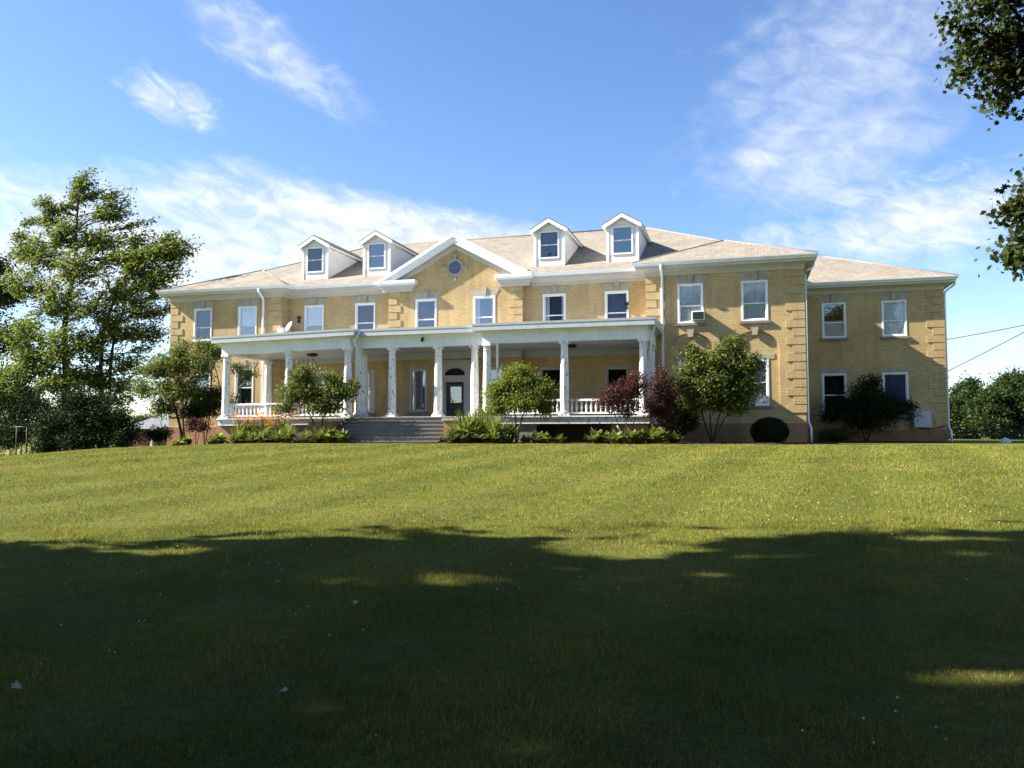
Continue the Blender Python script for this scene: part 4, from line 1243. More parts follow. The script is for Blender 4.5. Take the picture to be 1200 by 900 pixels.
def bez(p0, p1, p2, n=6):
    return [p0 * (1 - t) ** 2 + p1 * 2 * t * (1 - t) + p2 * t * t for t in np.linspace(0, 1, n)]
def grow(name, label, cat, base, trunk, lobes, leaf_size, mat, bark='bark', r0=0.15, stems=None, wind=None, group=None,
         twig_r=0.012, aspect=0.55, shape='diamond', clump_s=0.28, origins=None, up=0.35, flat=0.8, dens_=(1.8, 1.7), rscale=1.18, hang=False, carve=()):
    """trunk: list of polylines [(pts, r0, r1)]; lobes: (cx,cy,cz, rx,ry,rz, clumps, leaves per clump)
    limbs run from the nearest trunk point to the lobe, twigs to each clump, leaves round the twigs"""
    base = Vector(base)
    root = thing(name, label, cat, base, group)
    tm = MB()
    tpts = []
    for pts, ra_, rb_ in trunk:
        pts = [Vector(p) for p in pts]
        fine = []
        for a, b in zip(pts, pts[1:]):
            for t in (0, 0.25, 0.5, 0.75): fine.append(a.lerp(b, t) + Vector(rng.normal(size=3)) * ra_ * 0.12 * (1 if t else 0))
        fine.append(pts[-1])
        tm.tube(fine, ra_, rb_, seg=8)
        k = len(fine)
        tpts += [(p, ra_ + (rb_ - ra_) * i / k) for i, p in enumerate(fine) if i > k * 0.3]
    allc = []
    for lb in lobes:
        c = Vector(lb[:3]); R = np.array(lb[3:6]) * rscale; nc, nl = int(lb[6] * dens_[0]), int(lb[7] * dens_[1])
        # limb
        tp, tr = min(tpts, key=lambda q: (q[0] - c).length + (0 if hang else max(0, q[0].z - c.z + 0.3 * R[2]) * 1.5))
        mid = tp.lerp(c, 0.5) + Vector((0, 0, 0.12 * (c - tp).length)) + Vector(rng.normal(size=3)) * 0.06 * (c - tp).length
        lim = bez(tp, mid, c, 7)
        lr = max(twig_r * 1.6, min(tr * 0.55, 0.02 * (c - tp).length + twig_r))
        tm.tube(lim, lr, twig_r * 1.2, seg=5)
        for _ in range(nc):
            d = rng.normal(size=3); d /= np.linalg.norm(d)
            rr = rng.uniform(0.25, 1.0) ** 0.5
            q = np.array(c) + d * R * rr
            st = lim[rng.integers(3, 7)]
            en_ = Vector(q)
            m2 = st.lerp(en_, 0.55) + Vector(rng.normal(size=3)) * 0.08 * (en_ - st).length
            if wind is not None: en_ = en_ + Vector(wind) * float(rng.uniform(0.3, 1.0))
            tw = bez(st, m2, en_, 4)
            tm.tube(tw, twig_r, twig_r * 0.35, seg=3)
            t = rng.uniform(0.45, 1.08, nl)[:, None]
            a_, b_, c_ = np.array(st), np.array(m2), np.array(en_)
            pp = a_ * (1 - t) ** 2 + b_ * 2 * t * (1 - t) + c_ * t * t
            sg = clump_s * rng.uniform(0.6, 1.3)
            pp = pp + rng.normal(size=(nl, 3)) * np.array([sg, sg, sg * flat])
            allc.append(pp)
    cent = np.concatenate(allc)
    zmin = gz(base.x, base.y) + 0.03
    cent = cent[cent[:, 2] > zmin]
    for u0, v0, ru, rv in carve:                # gaps in the foliage that let the sun through
        k_ = (cent[:, 2] + 0.85) / SUN_TO.z
        hx, hy = cent[:, 0] - SUN_TO.x * k_, cent[:, 1] - SUN_TO.y * k_ + CY
        hu, hv_ = hx * _c + hy * _s, -hx * _s + hy * _c
        wob = 1 + 0.35 * np.sin(hu * 7.0 + 2) * np.sin(hv_ * 16.0)
        cent = cent[((hu - u0) / ru) ** 2 + ((hv_ - v0) / rv) ** 2 > wob]
    if carve:                                   # small holes cut by where leaf shade lands, dappling the shadow edge
        k_ = (cent[:, 2] + 0.85) / SUN_TO.z
        hx, hy = cent[:, 0] - SUN_TO.x * k_, cent[:, 1] - SUN_TO.y * k_ + CY
        hu, hv_ = hx * _c + hy * _s, -hx * _s + hy * _c
        nz = np.sin(1.1 * hu + 1.3 * np.sin(1.9 * hv_)) * np.sin(4.6 * hv_ + 1.2 * np.sin(0.9 * hu + 1)) + 0.6 * np.sin(2.9 * hu + 2) * np.sin(9.5 * hv_ + hu)
        cent = cent[(nz < 1.25 - 0.33 * np.clip(hv_ - 7.8, 0, 9))]
    v, k, idx = leaf_cloud(cent, leaf_size, up=up, aspect=aspect, lean=wind, shape=shape)
    me = mesh_np('crown', v - np.array(base), k, idx, M[mat])
    link('crown', me, root, base)
    tm.build('trunk' if trunk[0][1] > 0.06 else 'stems', M[bark], root, origin=base)
    return root
def G(v):                                       # put on the ground
    return Vector((v.x, v.y, gz(v.x, v.y) - 0.05))
def L_(x, y, Y, rx, ry, rz, nc, nl):
    p = at(x, y, Y)
    return (p.x, p.y, p.z, rx, ry, rz, nc, nl)

# tall windblown trees on the left
TY = 1.0
b = G(at(76, 500, TY))
t1 = [at(78, 440, TY), at(76, 380, TY), at(88, 310, TY), at(92, 235, TY)]
lob = [L_(82, 232, TY, 0.55, 0.7, 1.1, 10, 24), L_(118, 250, TY, 0.6, 0.7, 0.9, 10, 24), L_(46, 258, TY, 0.6, 0.7, 0.8, 8, 22), L_(72, 278, TY, 1.2, 1.2, 0.9, 20, 26), L_(112, 285, TY + .5, 1.2, 1.2, 0.9, 20, 26), L_(140, 305, TY, 1.1, 1.2, 0.8, 15, 26), L_(14, 296, TY, 0.8, 0.9, 0.7, 9, 22),
       L_(40, 300, TY, 1.5, 1.5, 1.2, 24, 26), L_(85, 318, TY - .6, 1.7, 1.6, 1.3, 30, 26), L_(20, 335, TY, 1.6, 1.6, 1.3, 24, 26), L_(60, 360, TY - .5, 1.8, 1.7, 1.4, 30, 26),
       L_(110, 365, TY, 1.6, 1.6, 1.2, 24, 26), L_(25, 395, TY, 1.8, 1.7, 1.3, 26, 26), L_(70, 410, TY - 1, 1.7, 1.6, 1.2, 26, 26), L_(12, 440, TY, 1.6, 1.6, 1.2, 22, 26), L_(50, 450, TY, 1.5, 1.5, 1.0, 18, 26), L_(95, 445, TY, 1.5, 1.4, 0.9, 18, 26), *[L_(x_, y_, TY, 0.25, 0.3, 0.2, 4, 22) for x_, y_ in ((86, 214), (92, 222), (98, 232), (122, 234), (128, 246), (132, 258), (150, 268), (152, 284), (40, 240), (48, 250), (22, 264), (12, 280), (66, 246), (156, 300))], L_(100, 400, TY, 1.5, 1.4, 0.9, 14, 26), L_(28, 425, TY, 1.6, 1.5, 1.0, 18, 26), L_(75, 455, TY, 1.5, 1.4, 0.8, 16, 26), L_(0, 470, TY, 1.5, 1.4, 0.9, 16, 26)]
grow('maple_tree', 'tallest windblown maple left of the house with a thick dark trunk', 'tree', b, [([b] + t1, 0.30, 0.05)], lob, 0.20, 'leaf_wind', 'bark_dark',
     wind=(1.7, 0.0, 0.55), clump_s=0.17, twig_r=0.018, dens_=(2.4, 1.5), rscale=1.22)
b = G(at(119, 500, TY + 0.6))
t2 = [at(118, 440, TY + .6), at(120, 390, TY + .6), at(140, 335, TY + .6), at(165, 300, TY + .6)]
t3 = [at(129, 440, TY + .8), at(134, 390, TY + .8), at(150, 350, TY + .8)]
lob = [L_(178, 300, TY, 1.0, 1.0, 0.6, 16, 24), L_(196, 302, TY, 0.7, 0.8, 0.4, 10, 20), L_(160, 318, TY, 1.3, 1.3, 0.9, 22, 26), L_(178, 335, TY, 1.0, 1.2, 0.7, 14, 24),
       L_(140, 345, TY, 1.4, 1.4, 1.0, 24, 26), L_(165, 365, TY, 1.2, 1.2, 0.8, 16, 24), L_(130, 388, TY + .5, 1.4, 1.4, 1.0, 22, 26), L_(155, 395, TY + .5, 1.0, 1.2, 0.8, 12, 24),
       L_(112, 420, TY + .5, 1.3, 1.4, 0.9, 14, 24), *[L_(x_, y_, TY, 0.3, 0.3, 0.18, 4, 20) for x_, y_ in ((186, 284), (196, 290), (200, 302), (192, 316), (184, 330), (178, 350), (172, 372), (170, 398), (160, 412), (160, 438), (150, 290))], L_(142, 432, TY + .5, 0.9, 1.0, 0.7, 10, 22), L_(108, 448, TY + .5, 1.0, 1.0, 0.7, 12, 24), L_(138, 458, TY + .5, 0.9, 1.0, 0.6, 10, 22), L_(122, 470, TY + .3, 0.9, 1.0, 0.6, 10, 22)]
grow('maple_tree', 'slender two stemmed maple leaning towards the house roof', 'tree', b, [([b] + t2, 0.17, 0.04), ([b + Vector((.35, .2, 0))] + t3, 0.13, 0.04)], lob, 0.20, 'leaf_wind', 'bark_dark',
     wind=(1.9, 0.0, 0.60), clump_s=0.16, twig_r=0.016, dens_=(2.4, 1.5), rscale=1.22)
# dark trees at the left edge
b = G(at(-20, 500, 6.0))
lob = [L_(-10, 310, 6, 1.6, 1.6, 0.8, 26, 26), L_(4, 345, 6, 1.4, 1.5, 0.9, 26, 26), L_(-30, 370, 6, 2.2, 2.0, 1.4, 30, 26), L_(5, 400, 6, 1.7, 1.6, 1.2, 26, 26), L_(0, 450, 6, 1.8, 1.6, 1.3, 28, 26), L_(25, 470, 6, 1.6, 1.4, 1.1, 24, 26), L_(-30, 480, 6, 2, 2, 1.5, 30, 26)]
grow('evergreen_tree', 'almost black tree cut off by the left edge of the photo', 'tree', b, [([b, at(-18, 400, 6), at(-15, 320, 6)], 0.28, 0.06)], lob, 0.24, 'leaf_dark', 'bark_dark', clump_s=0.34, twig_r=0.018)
b = G(at(22, 512, -1.5))
lob = [L_(8, 490, -1.5, 1.3, 1.0, 1.0, 26, 34), L_(30, 500, -1.0, 1.2, 1.0, 0.8, 24, 34), L_(45, 478, 0, 1.3, 1.0, 1.0, 24, 34), L_(2, 515, -2, 1.2, 1.0, 0.7, 30, 34), L_(-15, 470, -1.0, 1.6, 1.0, 1.2, 34, 34), L_(25, 470, 0.5, 1.5, 1.0, 1.1, 34, 34), L_(20, 508, -2.2, 1.3, 0.8, 0.8, 34, 34), L_(60, 490, 0.5, 1.5, 1.0, 1.1, 30, 34)]
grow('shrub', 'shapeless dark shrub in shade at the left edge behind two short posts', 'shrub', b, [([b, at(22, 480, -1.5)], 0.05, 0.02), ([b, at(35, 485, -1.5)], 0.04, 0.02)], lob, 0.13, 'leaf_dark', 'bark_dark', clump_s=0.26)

# big round dark shrub
b = G(at(98, 528, -4.0))
lob = [L_(98, 490, -4, 1.9, 1.5, 1.25, 80, 46), L_(65, 500, -4.3, 1.2, 1.2, 1.0, 46, 46), L_(132, 495, -4.3, 1.2, 1.2, 1.0, 46, 46), L_(98, 470, -4, 1.4, 1.2, 0.75, 44, 46), L_(55, 520, -4.6, 0.9, 0.9, 0.6, 26, 46), L_(145, 512, -4.6, 0.9, 0.9, 0.6, 26, 46), L_(98, 515, -4.8, 1.6, 0.9, 0.7, 44, 46)]
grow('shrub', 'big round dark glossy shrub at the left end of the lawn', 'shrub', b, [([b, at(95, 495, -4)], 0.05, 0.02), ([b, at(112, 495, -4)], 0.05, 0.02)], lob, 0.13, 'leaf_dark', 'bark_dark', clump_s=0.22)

# small tree in front of the left pavilion
b = G(at(217, 512, -4.0))
lob = [L_(205, 425, -4, 1.1, 1.0, 0.7, 34, 30), L_(232, 430, -4, 0.9, 0.9, 0.8, 28, 30), L_(182, 432, -4, 0.9, 0.9, 0.5, 24, 28), L_(170, 455, -4, 0.6, 0.8, 0.5, 14, 26), L_(200, 455, -4.3, 1.2, 1.0, 0.6, 32, 30), L_(228, 460, -4, 0.9, 0.9, 0.6, 22, 30), L_(190, 478, -4, 0.8, 0.8, 0.4, 18, 28), L_(215, 408, -4, 0.6, 0.6, 0.4, 12, 26)]
grow('small_tree', 'small leafy tree with slanting stem in front of the left pavilion', 'tree', b, [([b, at(210, 495, -4), at(203, 470, -4), at(205, 440, -4)], 0.09, 0.03), ([b, at(214, 480, -4), at(228, 450, -4)], 0.06, 0.02)], lob, 0.14, 'leaf_mid', 'bark_dark', clump_s=0.2, twig_r=0.014)
b = G(at(240, 512, -3.6))
lob = [L_(240, 475, -3.6, 0.95, 0.8, 0.75, 46, 34), L_(225, 482, -3.8, 0.6, 0.6, 0.4, 20, 34), L_(252, 465, -3.6, 0.5, 0.6, 0.5, 18, 34)]
grow('shrub', 'dark green shrub on thin stems beside the leftmost porch column', 'shrub', b, [([b, at(238, 485, -3.6)], 0.04, 0.02), ([b, at(247, 480, -3.6)], 0.035, 0.015)], lob, 0.11, 'leaf_dark', 'bark_dark', clump_s=0.18)
b = G(at(230, 514, -4.6))
lob = [L_(226, 497, -4.6, 0.45, 0.4, 0.3, 16, 26), L_(236, 500, -4.6, 0.4, 0.4, 0.3, 12, 26)]
grow('shrub', 'little purple leaved shrub under the small tree on the left', 'shrub', b, [([b, at(228, 502, -4.6)], 0.03, 0.012), ([b, at(234, 502, -4.6)], 0.025, 0.01)], lob, 0.10, 'leaf_purple', 'bark', clump_s=0.13)
b = G(at(258, 512, -3.0))
lob = [L_(248, 412, -3, 0.55, 0.6, 0.5, 18, 26), L_(240, 404, -3, 0.4, 0.5, 0.3, 10, 24), L_(278, 430, -3, 0.8, 0.6, 0.35, 10, 14), L_(292, 438, -3, 0.6, 0.5, 0.3, 7, 12), L_(270, 470, -3, 0.6, 0.5, 0.5, 10, 14)]
grow('small_tree', 'thin twiggy tree rising behind the leftmost porch column', 'tree', b, [([b, at(262, 470, -3), at(252, 430, -3)], 0.06, 0.02), ([b, at(275, 475, -3), at(285, 435, -3)], 0.05, 0.015)], lob, 0.13, 'leaf_mid', 'bark_dark', clump_s=0.18)
b = G(at(187, 516, -2.5))
lob = [L_(187, 508, -2.5, 0.7, 0.6, 0.4, 30, 34)]
grow('shrub', 'low dark shrub between the big round shrub and the house corner', 'shrub', b, [([b, at(187, 506, -2.5)], 0.03, 0.015)], lob, 0.11, 'leaf_dark', 'bark_dark', clump_s=0.16)

# small tree before the left half of the porch
b = G(at(372, 512, -6.4))
lob = [L_(352, 445, -6.4, 0.7, 0.7, 0.5, 26, 28), L_(340, 462, -6.4, 0.6, 0.7, 0.5, 24, 28), L_(365, 462, -6.4, 0.8, 0.8, 0.5, 30, 28), L_(395, 458, -6.4, 0.8, 0.8, 0.5, 30, 28), L_(412, 455, -6.4, 0.45, 0.6, 0.35, 14, 26), L_(358, 433, -6.4, 0.4, 0.4, 0.25, 9, 24), L_(380, 475, -6.4, 0.9, 0.7, 0.35, 22, 26), L_(330, 478, -6.4, 0.4, 0.5, 0.25, 10, 24), L_(386, 440, -6.4, 0.5, 0.5, 0.3, 12, 24)]
grow('small_tree', 'small green tree with forked stems in front of the left porch balusters', 'tree', b, [([b, at(366, 492, -6.4), at(352, 460, -6.4)], 0.05, 0.02), ([b + Vector((.1, 0, 0)), at(378, 490, -6.4), at(395, 462, -6.4)], 0.05, 0.02)], lob, 0.125, 'leaf_mid', 'bark_dark', clump_s=0.17)
# bright green small tree right of the stairs
b = G(at(605, 508, -6.6))
lob = [L_(608, 450, -6.6, 0.9, 0.8, 0.6, 44, 32), L_(585, 462, -6.6, 0.7, 0.7, 0.5, 30, 32), L_(635, 460, -6.6, 0.65, 0.7, 0.6, 30, 32), L_(612, 470, -6.9, 1.0, 0.7, 0.45, 40, 32), L_(580, 480, -6.6, 0.5, 0.6, 0.25, 16, 28), L_(642, 478, -6.6, 0.45, 0.6, 0.3, 14, 28), L_(606, 434, -6.6, 0.5, 0.5, 0.3, 14, 28), L_(567, 484, -6.6, 0.3, 0.3, 0.15, 6, 22)]
grow('small_tree', 'bright lime green small tree just right of the stairs', 'tree', b, [([b, at(604, 490, -6.6), at(600, 465, -6.6)], 0.05, 0.02), ([b, at(612, 488, -6.6), at(625, 465, -6.6)], 0.04, 0.02)], lob, 0.11, 'leaf_lime', 'bark_dark', clump_s=0.16)
# purple shrubs
b = G(at(730, 514, -6.6))
lob = [L_(725, 460, -6.6, 0.75, 0.6, 0.55, 40, 26), L_(745, 450, -6.6, 0.5, 0.5, 0.5, 24, 26), L_(712, 470, -6.6, 0.5, 0.5, 0.4, 22, 26), L_(735, 478, -6.6, 0.75, 0.6, 0.4, 26, 22), L_(748, 441, -6.6, 0.25, 0.3, 0.2, 8, 20)]
grow('purple_shrub', 'purple leaved shrub spreading left of the rightmost porch column', 'shrub', b, [([b, at(722, 490, -6.6)], 0.03, 0.015), ([b, at(735, 488, -6.6)], 0.03, 0.015), ([b, at(745, 490, -6.6)], 0.03, 0.015)], lob, 0.095, 'leaf_purple', 'bark', clump_s=0.13, dens_=(1.5, 1.25))
b = G(at(776, 514, -5.8))
lob = [L_(772, 452, -5.8, 0.55, 0.5, 0.7, 36, 26), L_(785, 462, -5.8, 0.5, 0.5, 0.55, 28, 26), L_(765, 478, -5.8, 0.5, 0.5, 0.5, 26, 24), L_(782, 485, -5.8, 0.6, 0.5, 0.5, 26, 24), L_(774, 437, -5.8, 0.3, 0.3, 0.25, 9, 22)]
grow('purple_shrub', 'taller purple leaved shrub right of the rightmost porch column', 'shrub', b, [([b, at(770, 490, -5.8)], 0.03, 0.015), ([b, at(780, 490, -5.8)], 0.03, 0.015)], lob, 0.095, 'leaf_purple', 'bark', clump_s=0.13, dens_=(1.5, 1.25))
b = G(at(796, 514, -4.4))
lob = [L_(796, 492, -4.4, 0.75, 0.7, 0.6, 60, 40), L_(788, 480, -4.4, 0.5, 0.5, 0.35, 24, 40)]
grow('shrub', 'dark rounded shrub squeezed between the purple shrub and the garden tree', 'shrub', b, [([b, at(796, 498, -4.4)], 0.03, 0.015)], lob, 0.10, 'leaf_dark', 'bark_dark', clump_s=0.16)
# multi stemmed garden tree before the right pavilion
b = G(at(834, 513, -5.0))
TT = -5.0
lob = [L_(820, 430, TT, 0.8, 0.8, 0.6, 36, 28), L_(850, 420, TT, 0.8, 0.8, 0.6, 36, 28), L_(868, 432, TT, 0.7, 0.7, 0.5, 28, 28), L_(803, 448, TT, 0.6, 0.7, 0.5, 24, 28), L_(838, 450, TT - .3, 1.1, 0.8, 0.6, 40, 28), L_(872, 455, TT, 0.6, 0.7, 0.5, 24, 28), L_(858, 402, TT, 0.45, 0.5, 0.3, 12, 26), L_(812, 412, TT, 0.4, 0.4, 0.25, 10, 24), L_(820, 470, TT, 0.8, 0.7, 0.4, 26, 28), L_(858, 474, TT, 0.8, 0.7, 0.35, 24, 28), L_(880, 425, TT, 0.4, 0.5, 0.3, 10, 24)]
grow('small_tree', 'multi stemmed leafy tree in front of the right pavilion', 'tree', b, [([b, at(824, 490, TT), at(815, 450, TT)], 0.045, 0.02), ([b, at(832, 488, TT), at(835, 440, TT)], 0.045, 0.02), ([b, at(842, 490, TT), at(858, 445, TT)], 0.045, 0.02), ([b, at(848, 492, TT), at(872, 462, TT)], 0.035, 0.015)], lob, 0.14, 'leaf_mid', 'bark_dark', clump_s=0.19)
# clipped ball
b = G(at(902, 516, -3.2))
root = thing('topiary_ball', 'clipped dark ball shaped bush at the foot of the right pavilion', 'shrub', b)
nn = 9000
d = rng.normal(size=(nn, 3)); d /= np.linalg.norm(d, axis=1, keepdims=True)
rr = rng.uniform(0.82, 1.02, nn)[:, None]
ctr = np.array([b.x, b.y, b.z + 0.60])
cc = ctr + d * rr * np.array([0.84, 0.84, 0.66]); cc = cc[cc[:, 2] > b.z]
v, k, idx = leaf_cloud(cc, 0.075)
link('crown', mesh_np('crown', v - np.array(b), k, idx, M['leaf_yew']), root, b)
core = MB().lathe(b.x, b.y, [(0.3, b.z), (0.66, b.z + 0.3), (0.72, b.z + 0.6), (0.55, b.z + 0.95), (0.2, b.z + 1.12)], 12)
core.build('trunk', M['bark_dark'], root)  # solid dark core filling the ball behind its leaves
# dark overgrown shrub by the wing
b = G(at(1015, 514, 4.4))
lob = [L_(1015, 462, 4.4, 1.0, 0.8, 0.8, 50, 40), L_(990, 478, 4.4, 0.9, 0.8, 0.7, 40, 40), L_(1045, 478, 4.4, 0.9, 0.8, 0.7, 40, 40), L_(1018, 490, 4.2, 1.5, 0.8, 0.7, 60, 40), L_(970, 488, 4.4, 0.4, 0.5, 0.4, 14, 36), L_(1062, 482, 4.4, 0.5, 0.5, 0.5, 18, 36), L_(1020, 448, 4.4, 0.5, 0.5, 0.3, 14, 36)]
grow('shrub', 'large overgrown dark shrub covering the lower windows of the right wing', 'shrub', b, [([b, at(1005, 490, 4.4)], 0.05, 0.02), ([b, at(1025, 490, 4.4)], 0.05, 0.02)], lob, 0.12, 'leaf_dark', 'bark_dark', clump_s=0.2, rscale=1.05, dens_=(1.2, 1.5))
b = G(at(978, 516, 3.6))
lob = [L_(978, 511, 3.6, 0.95, 0.7, 0.28, 44, 36)]
grow('shrub', 'low olive green shrub at the foot of the right wing', 'shrub', b, [([b, at(978, 511, 3.6)], 0.03, 0.015)], lob, 0.10, 'leaf_box', 'bark', clump_s=0.14)

# trees far right behind the house
far = [(1116, 512, 36, 474, 1.5, 'rounded mid green tree rising beside the corner of the right wing'), (1138, 512, 40, 452, 1.7, 'broad tree behind the iron fence, second from the house'), (1164, 512, 34, 464, 1.9, 'tall dark crowned tree behind the pale rock'),
       (1192, 512, 38, 442, 2.3, 'tallest of the trees behind the fence, at the right edge'), (1222, 512, 34, 450, 2.6, 'dense tree cut off by the right edge of the photo')]
for x, y, Y, ytop, r_, lab in far:
    b = G(at(x, y, Y)); tp = at(x, ytop - 7, Y); h = tp.z - b.z
    lob = []
    for k in range(13):
        a = rng.uniform(0, 6.28); q = rng.uniform(0.2, 1.0)
        zz = b.z + h * rng.uniform(0.08, 0.8)
        lob.append((b.x + r_ * 0.8 * q * math.cos(a), b.y + r_ * 0.7 * q * math.sin(a), zz, r_ * 0.48, r_ * 0.48, h * 0.14, 20, 28))
    lob.append((b.x, b.y, b.z + h * 0.86, r_ * 0.5, r_ * 0.5, h * 0.13, 20, 28))
    grow('broadleaf_tree', lab, 'tree', b, [([b, b + Vector((0.1, 0, h * 0.4)), b + Vector((0, 0, h * 0.8))], 0.2, 0.05)], lob, 0.26, 'leaf_far', 'bark_dark', group='trees behind the fence', clump_s=0.32, twig_r=0.02)
# distant trees left of the house, beyond the low building
for x, ytop, Y, r_, lab in ((150, 484, 60, 4.0, 'distant rounded tree above the low brick building'), (190, 486, 66, 4.0, 'distant tree just left of the house corner'), (-40, 470, 50, 4.5, 'distant dark tree beyond the left edge')):
    b = G(at(x, 512, Y)); tp = at(x, ytop, Y); h = max(3.0, tp.z - b.z)
    lob = [(b.x + rng.uniform(-r_, r_), b.y + rng.uniform(-r_, r_) * 0.6, b.z + h * rng.uniform(0.3, 0.8), r_ * 0.6, r_ * 0.5, h * 0.2, 18, 26) for k in range(7)]
    grow('broadleaf_tree', lab, 'tree', b, [([b, b + Vector((0, 0, h * 0.7))], 0.22, 0.06)], lob, 0.36, 'leaf_far', 'bark_dark', clump_s=0.5, twig_r=0.03)

# ---- hostas and daylilies
def strap_clump(name, n, length, width, mat, arch=1.0, seed=0):
    r = np.random.default_rng(seed)
    vs, idx = [], []
    for i in range(n):
        a = r.uniform(0, 2 * math.pi)
        Ln = length * r.uniform(0.6, 1.1); lean = r.uniform(0.12, 1.0) ** 0.7
        d = np.array([math.cos(a), math.sin(a), 0]); s = np.array([-d[1], d[0], 0])
        st = np.array([r.normal() * 0.06, r.normal() * 0.06, 0])
        seg = 4
        b0 = len(vs)
        for j in range(seg + 1):
            t = j / seg
            out = Ln * lean * (t ** 1.3) * 0.85
            up_ = Ln * (1.05 - 0.35 * lean) * (t - arch * 0.62 * lean * t * t)
            wd = width * (math.sin(math.pi * min(1, t * 0.92 + 0.08)) ** 0.8) * 0.5 + 0.004
            c = st + d * out + np.array([0, 0, max(0.02, up_)])
            vs.append(c - s * wd); vs.append(c + s * wd)
            if j: idx += [b0 + 2 * j - 2, b0 + 2 * j - 1, b0 + 2 * j + 1, b0 + 2 * j]
    return mesh_np(name, np.array(vs), 4, np.array(idx), M[mat], True)
host = [strap_clump('leaves', 120, 0.85, 0.20, 'leaf_hosta', 1.1, s) for s in (1, 2)]
lily = [strap_clump('leaves', 230, 1.45, 0.055, 'leaf_hosta', 1.3, s) for s in (3, 4)]
def put_clump(name, label, cat, group, meshes, x, y, s):
    z = gz(x, y) + 0.02
    o = bpy.data.objects.new(name, meshes[int(rng.integers(0, len(meshes)))])
    COL.objects.link(o)
    s = s * rng.uniform(0.72, 1.22); o.location = (x + rng.uniform(-.15, .15), y + rng.uniform(-.25, .25), z); o.rotation_euler = (0, 0, rng.uniform(0, 6.28)); o.scale = (s, s, s * rng.uniform(0.9, 1.1))
    return tag(o, label, cat, group)
# orange flowers: stalks with open trumpets, a part of the lily behind the porch bed
def flower_heads(n, seed):
    r = np.random.default_rng(seed)
    mb = MB()
    for i in range(n):
        x, y = r.normal() * 0.34, r.normal() * 0.3
        h = r.uniform(0.82, 1.22)
        c = Vector((x, y, h))
        for k in range(6):
            a = 2 * math.pi * k / 6 + r.uniform(0, 1)
            d = Vector((math.cos(a), math.sin(a), 0.55)); s = Vector((-math.sin(a), math.cos(a), 0))
            mb.add([c, c + d * 0.05 + s * 0.028, c + d * 0.095, c + d * 0.05 - s * 0.028], [(0, 1, 2, 3)])
    return mb
def stalks(n, seed):
    r = np.random.default_rng(seed)
    mb = MB()
    for i in range(n):
        x, y = r.normal() * 0.34, r.normal() * 0.3
        h = r.uniform(0.82, 1.22)
        mb.tube([(x * 0.3, y * 0.3, 0.05), (x * 0.7, y * 0.7, h * 0.6), (x, y, h)], 0.008, 0.005, seg=3)
        for k in range(6): r.uniform(0, 1)
    return mb
LG = 'daylily clumps in the bed left of the stairs'
fl_me = None
for i, (x, Y) in enumerate([(285, -5.9), (297, -6.1), (309, -5.8), (322, -6.0), (334, -5.8), (278, -6.6), (294, -7.0), (310, -7.0), (326, -7.1), (342, -7.0), (357, -7.2), (371, -6.9)]):
    p = at(x, 512, Y)
    flowering = i < 5
    o = put_clump('daylily', 'orange flowering daylily clump in front of the left porch' if flowering else 'arching strap leaved clump without flowers in the bed left of the stairs', 'plant',
                  LG if not flowering else 'orange daylilies by the left porch', lily, p.x, p.y, rng.uniform(0.95, 1.1) if flowering else rng.uniform(0.7, 0.9))
    if flowering:
        if fl_me is None:
            f1 = flower_heads(34, 5).build('flowers', M['orange'], o, origin=(0, 0, 0)); f1.location = (0, 0, 0)
            f2 = stalks(34, 5).build('stalks', M['leaf_hosta'], o, origin=(0, 0, 0)); f2.location = (0, 0, 0)
            fl_me = (f1.data, f2.data)
        else:
            for nm, me in zip(('flowers', 'stalks'), fl_me):
                c = bpy.data.objects.new(nm, me); COL.objects.link(c); c.parent = o
for x, Y in ((388, -6.9), (401, -6.9)):
    p = at(x, 512, Y)
    put_clump('hosta', 'pale leafy hosta against the brick pier left of the stairs', 'plant', 'hostas left of the stairs', host, p.x, p.y, 1.05)
for x, Y in ((208, -5.2), (222, -5.2), (245, -5.2), (256, -5.4)):
    p = at(x, 516, Y)
    put_clump('hosta', 'low pale hosta at the foot of the left pavilion', 'plant', 'hostas by the left pavilion', host, p.x, p.y, 0.9)
for i, (x, Y) in enumerate([(531, -7.0), (543, -7.2), (556, -7.2), (569, -7.2), (582, -7.3), (540, -6.5), (555, -6.5), (570, -6.6), (596, -7.3)]):
    p = at(x, 512, Y)
    put_clump('daylily', 'bright strap leaved clump in the bed just right of the stairs', 'plant', 'strap leaved clumps right of the stairs', lily, p.x, p.y, rng.uniform(1.0, 1.25))
for x, Y in ((612, -7.4), (626, -7.3), (640, -7.2), (655, -7.0)):
    p = at(x, 512, Y)
    put_clump('hosta', 'broad leaved green clump below the lime green tree', 'plant', 'hostas below the lime green tree', host, p.x, p.y, 0.95)
for x, Y in ((700, -7.2), (712, -7.3), (724, -7.3), (737, -7.3), (750, -7.2), (762, -7.1), (775, -7.0), (788, -6.8)):
    p = at(x, 512, Y)
    put_clump('hosta', 'pale hosta clump at the foot of the purple shrubs', 'plant', 'hostas below the purple shrubs', host, p.x, p.y, rng.uniform(0.85, 1.1))

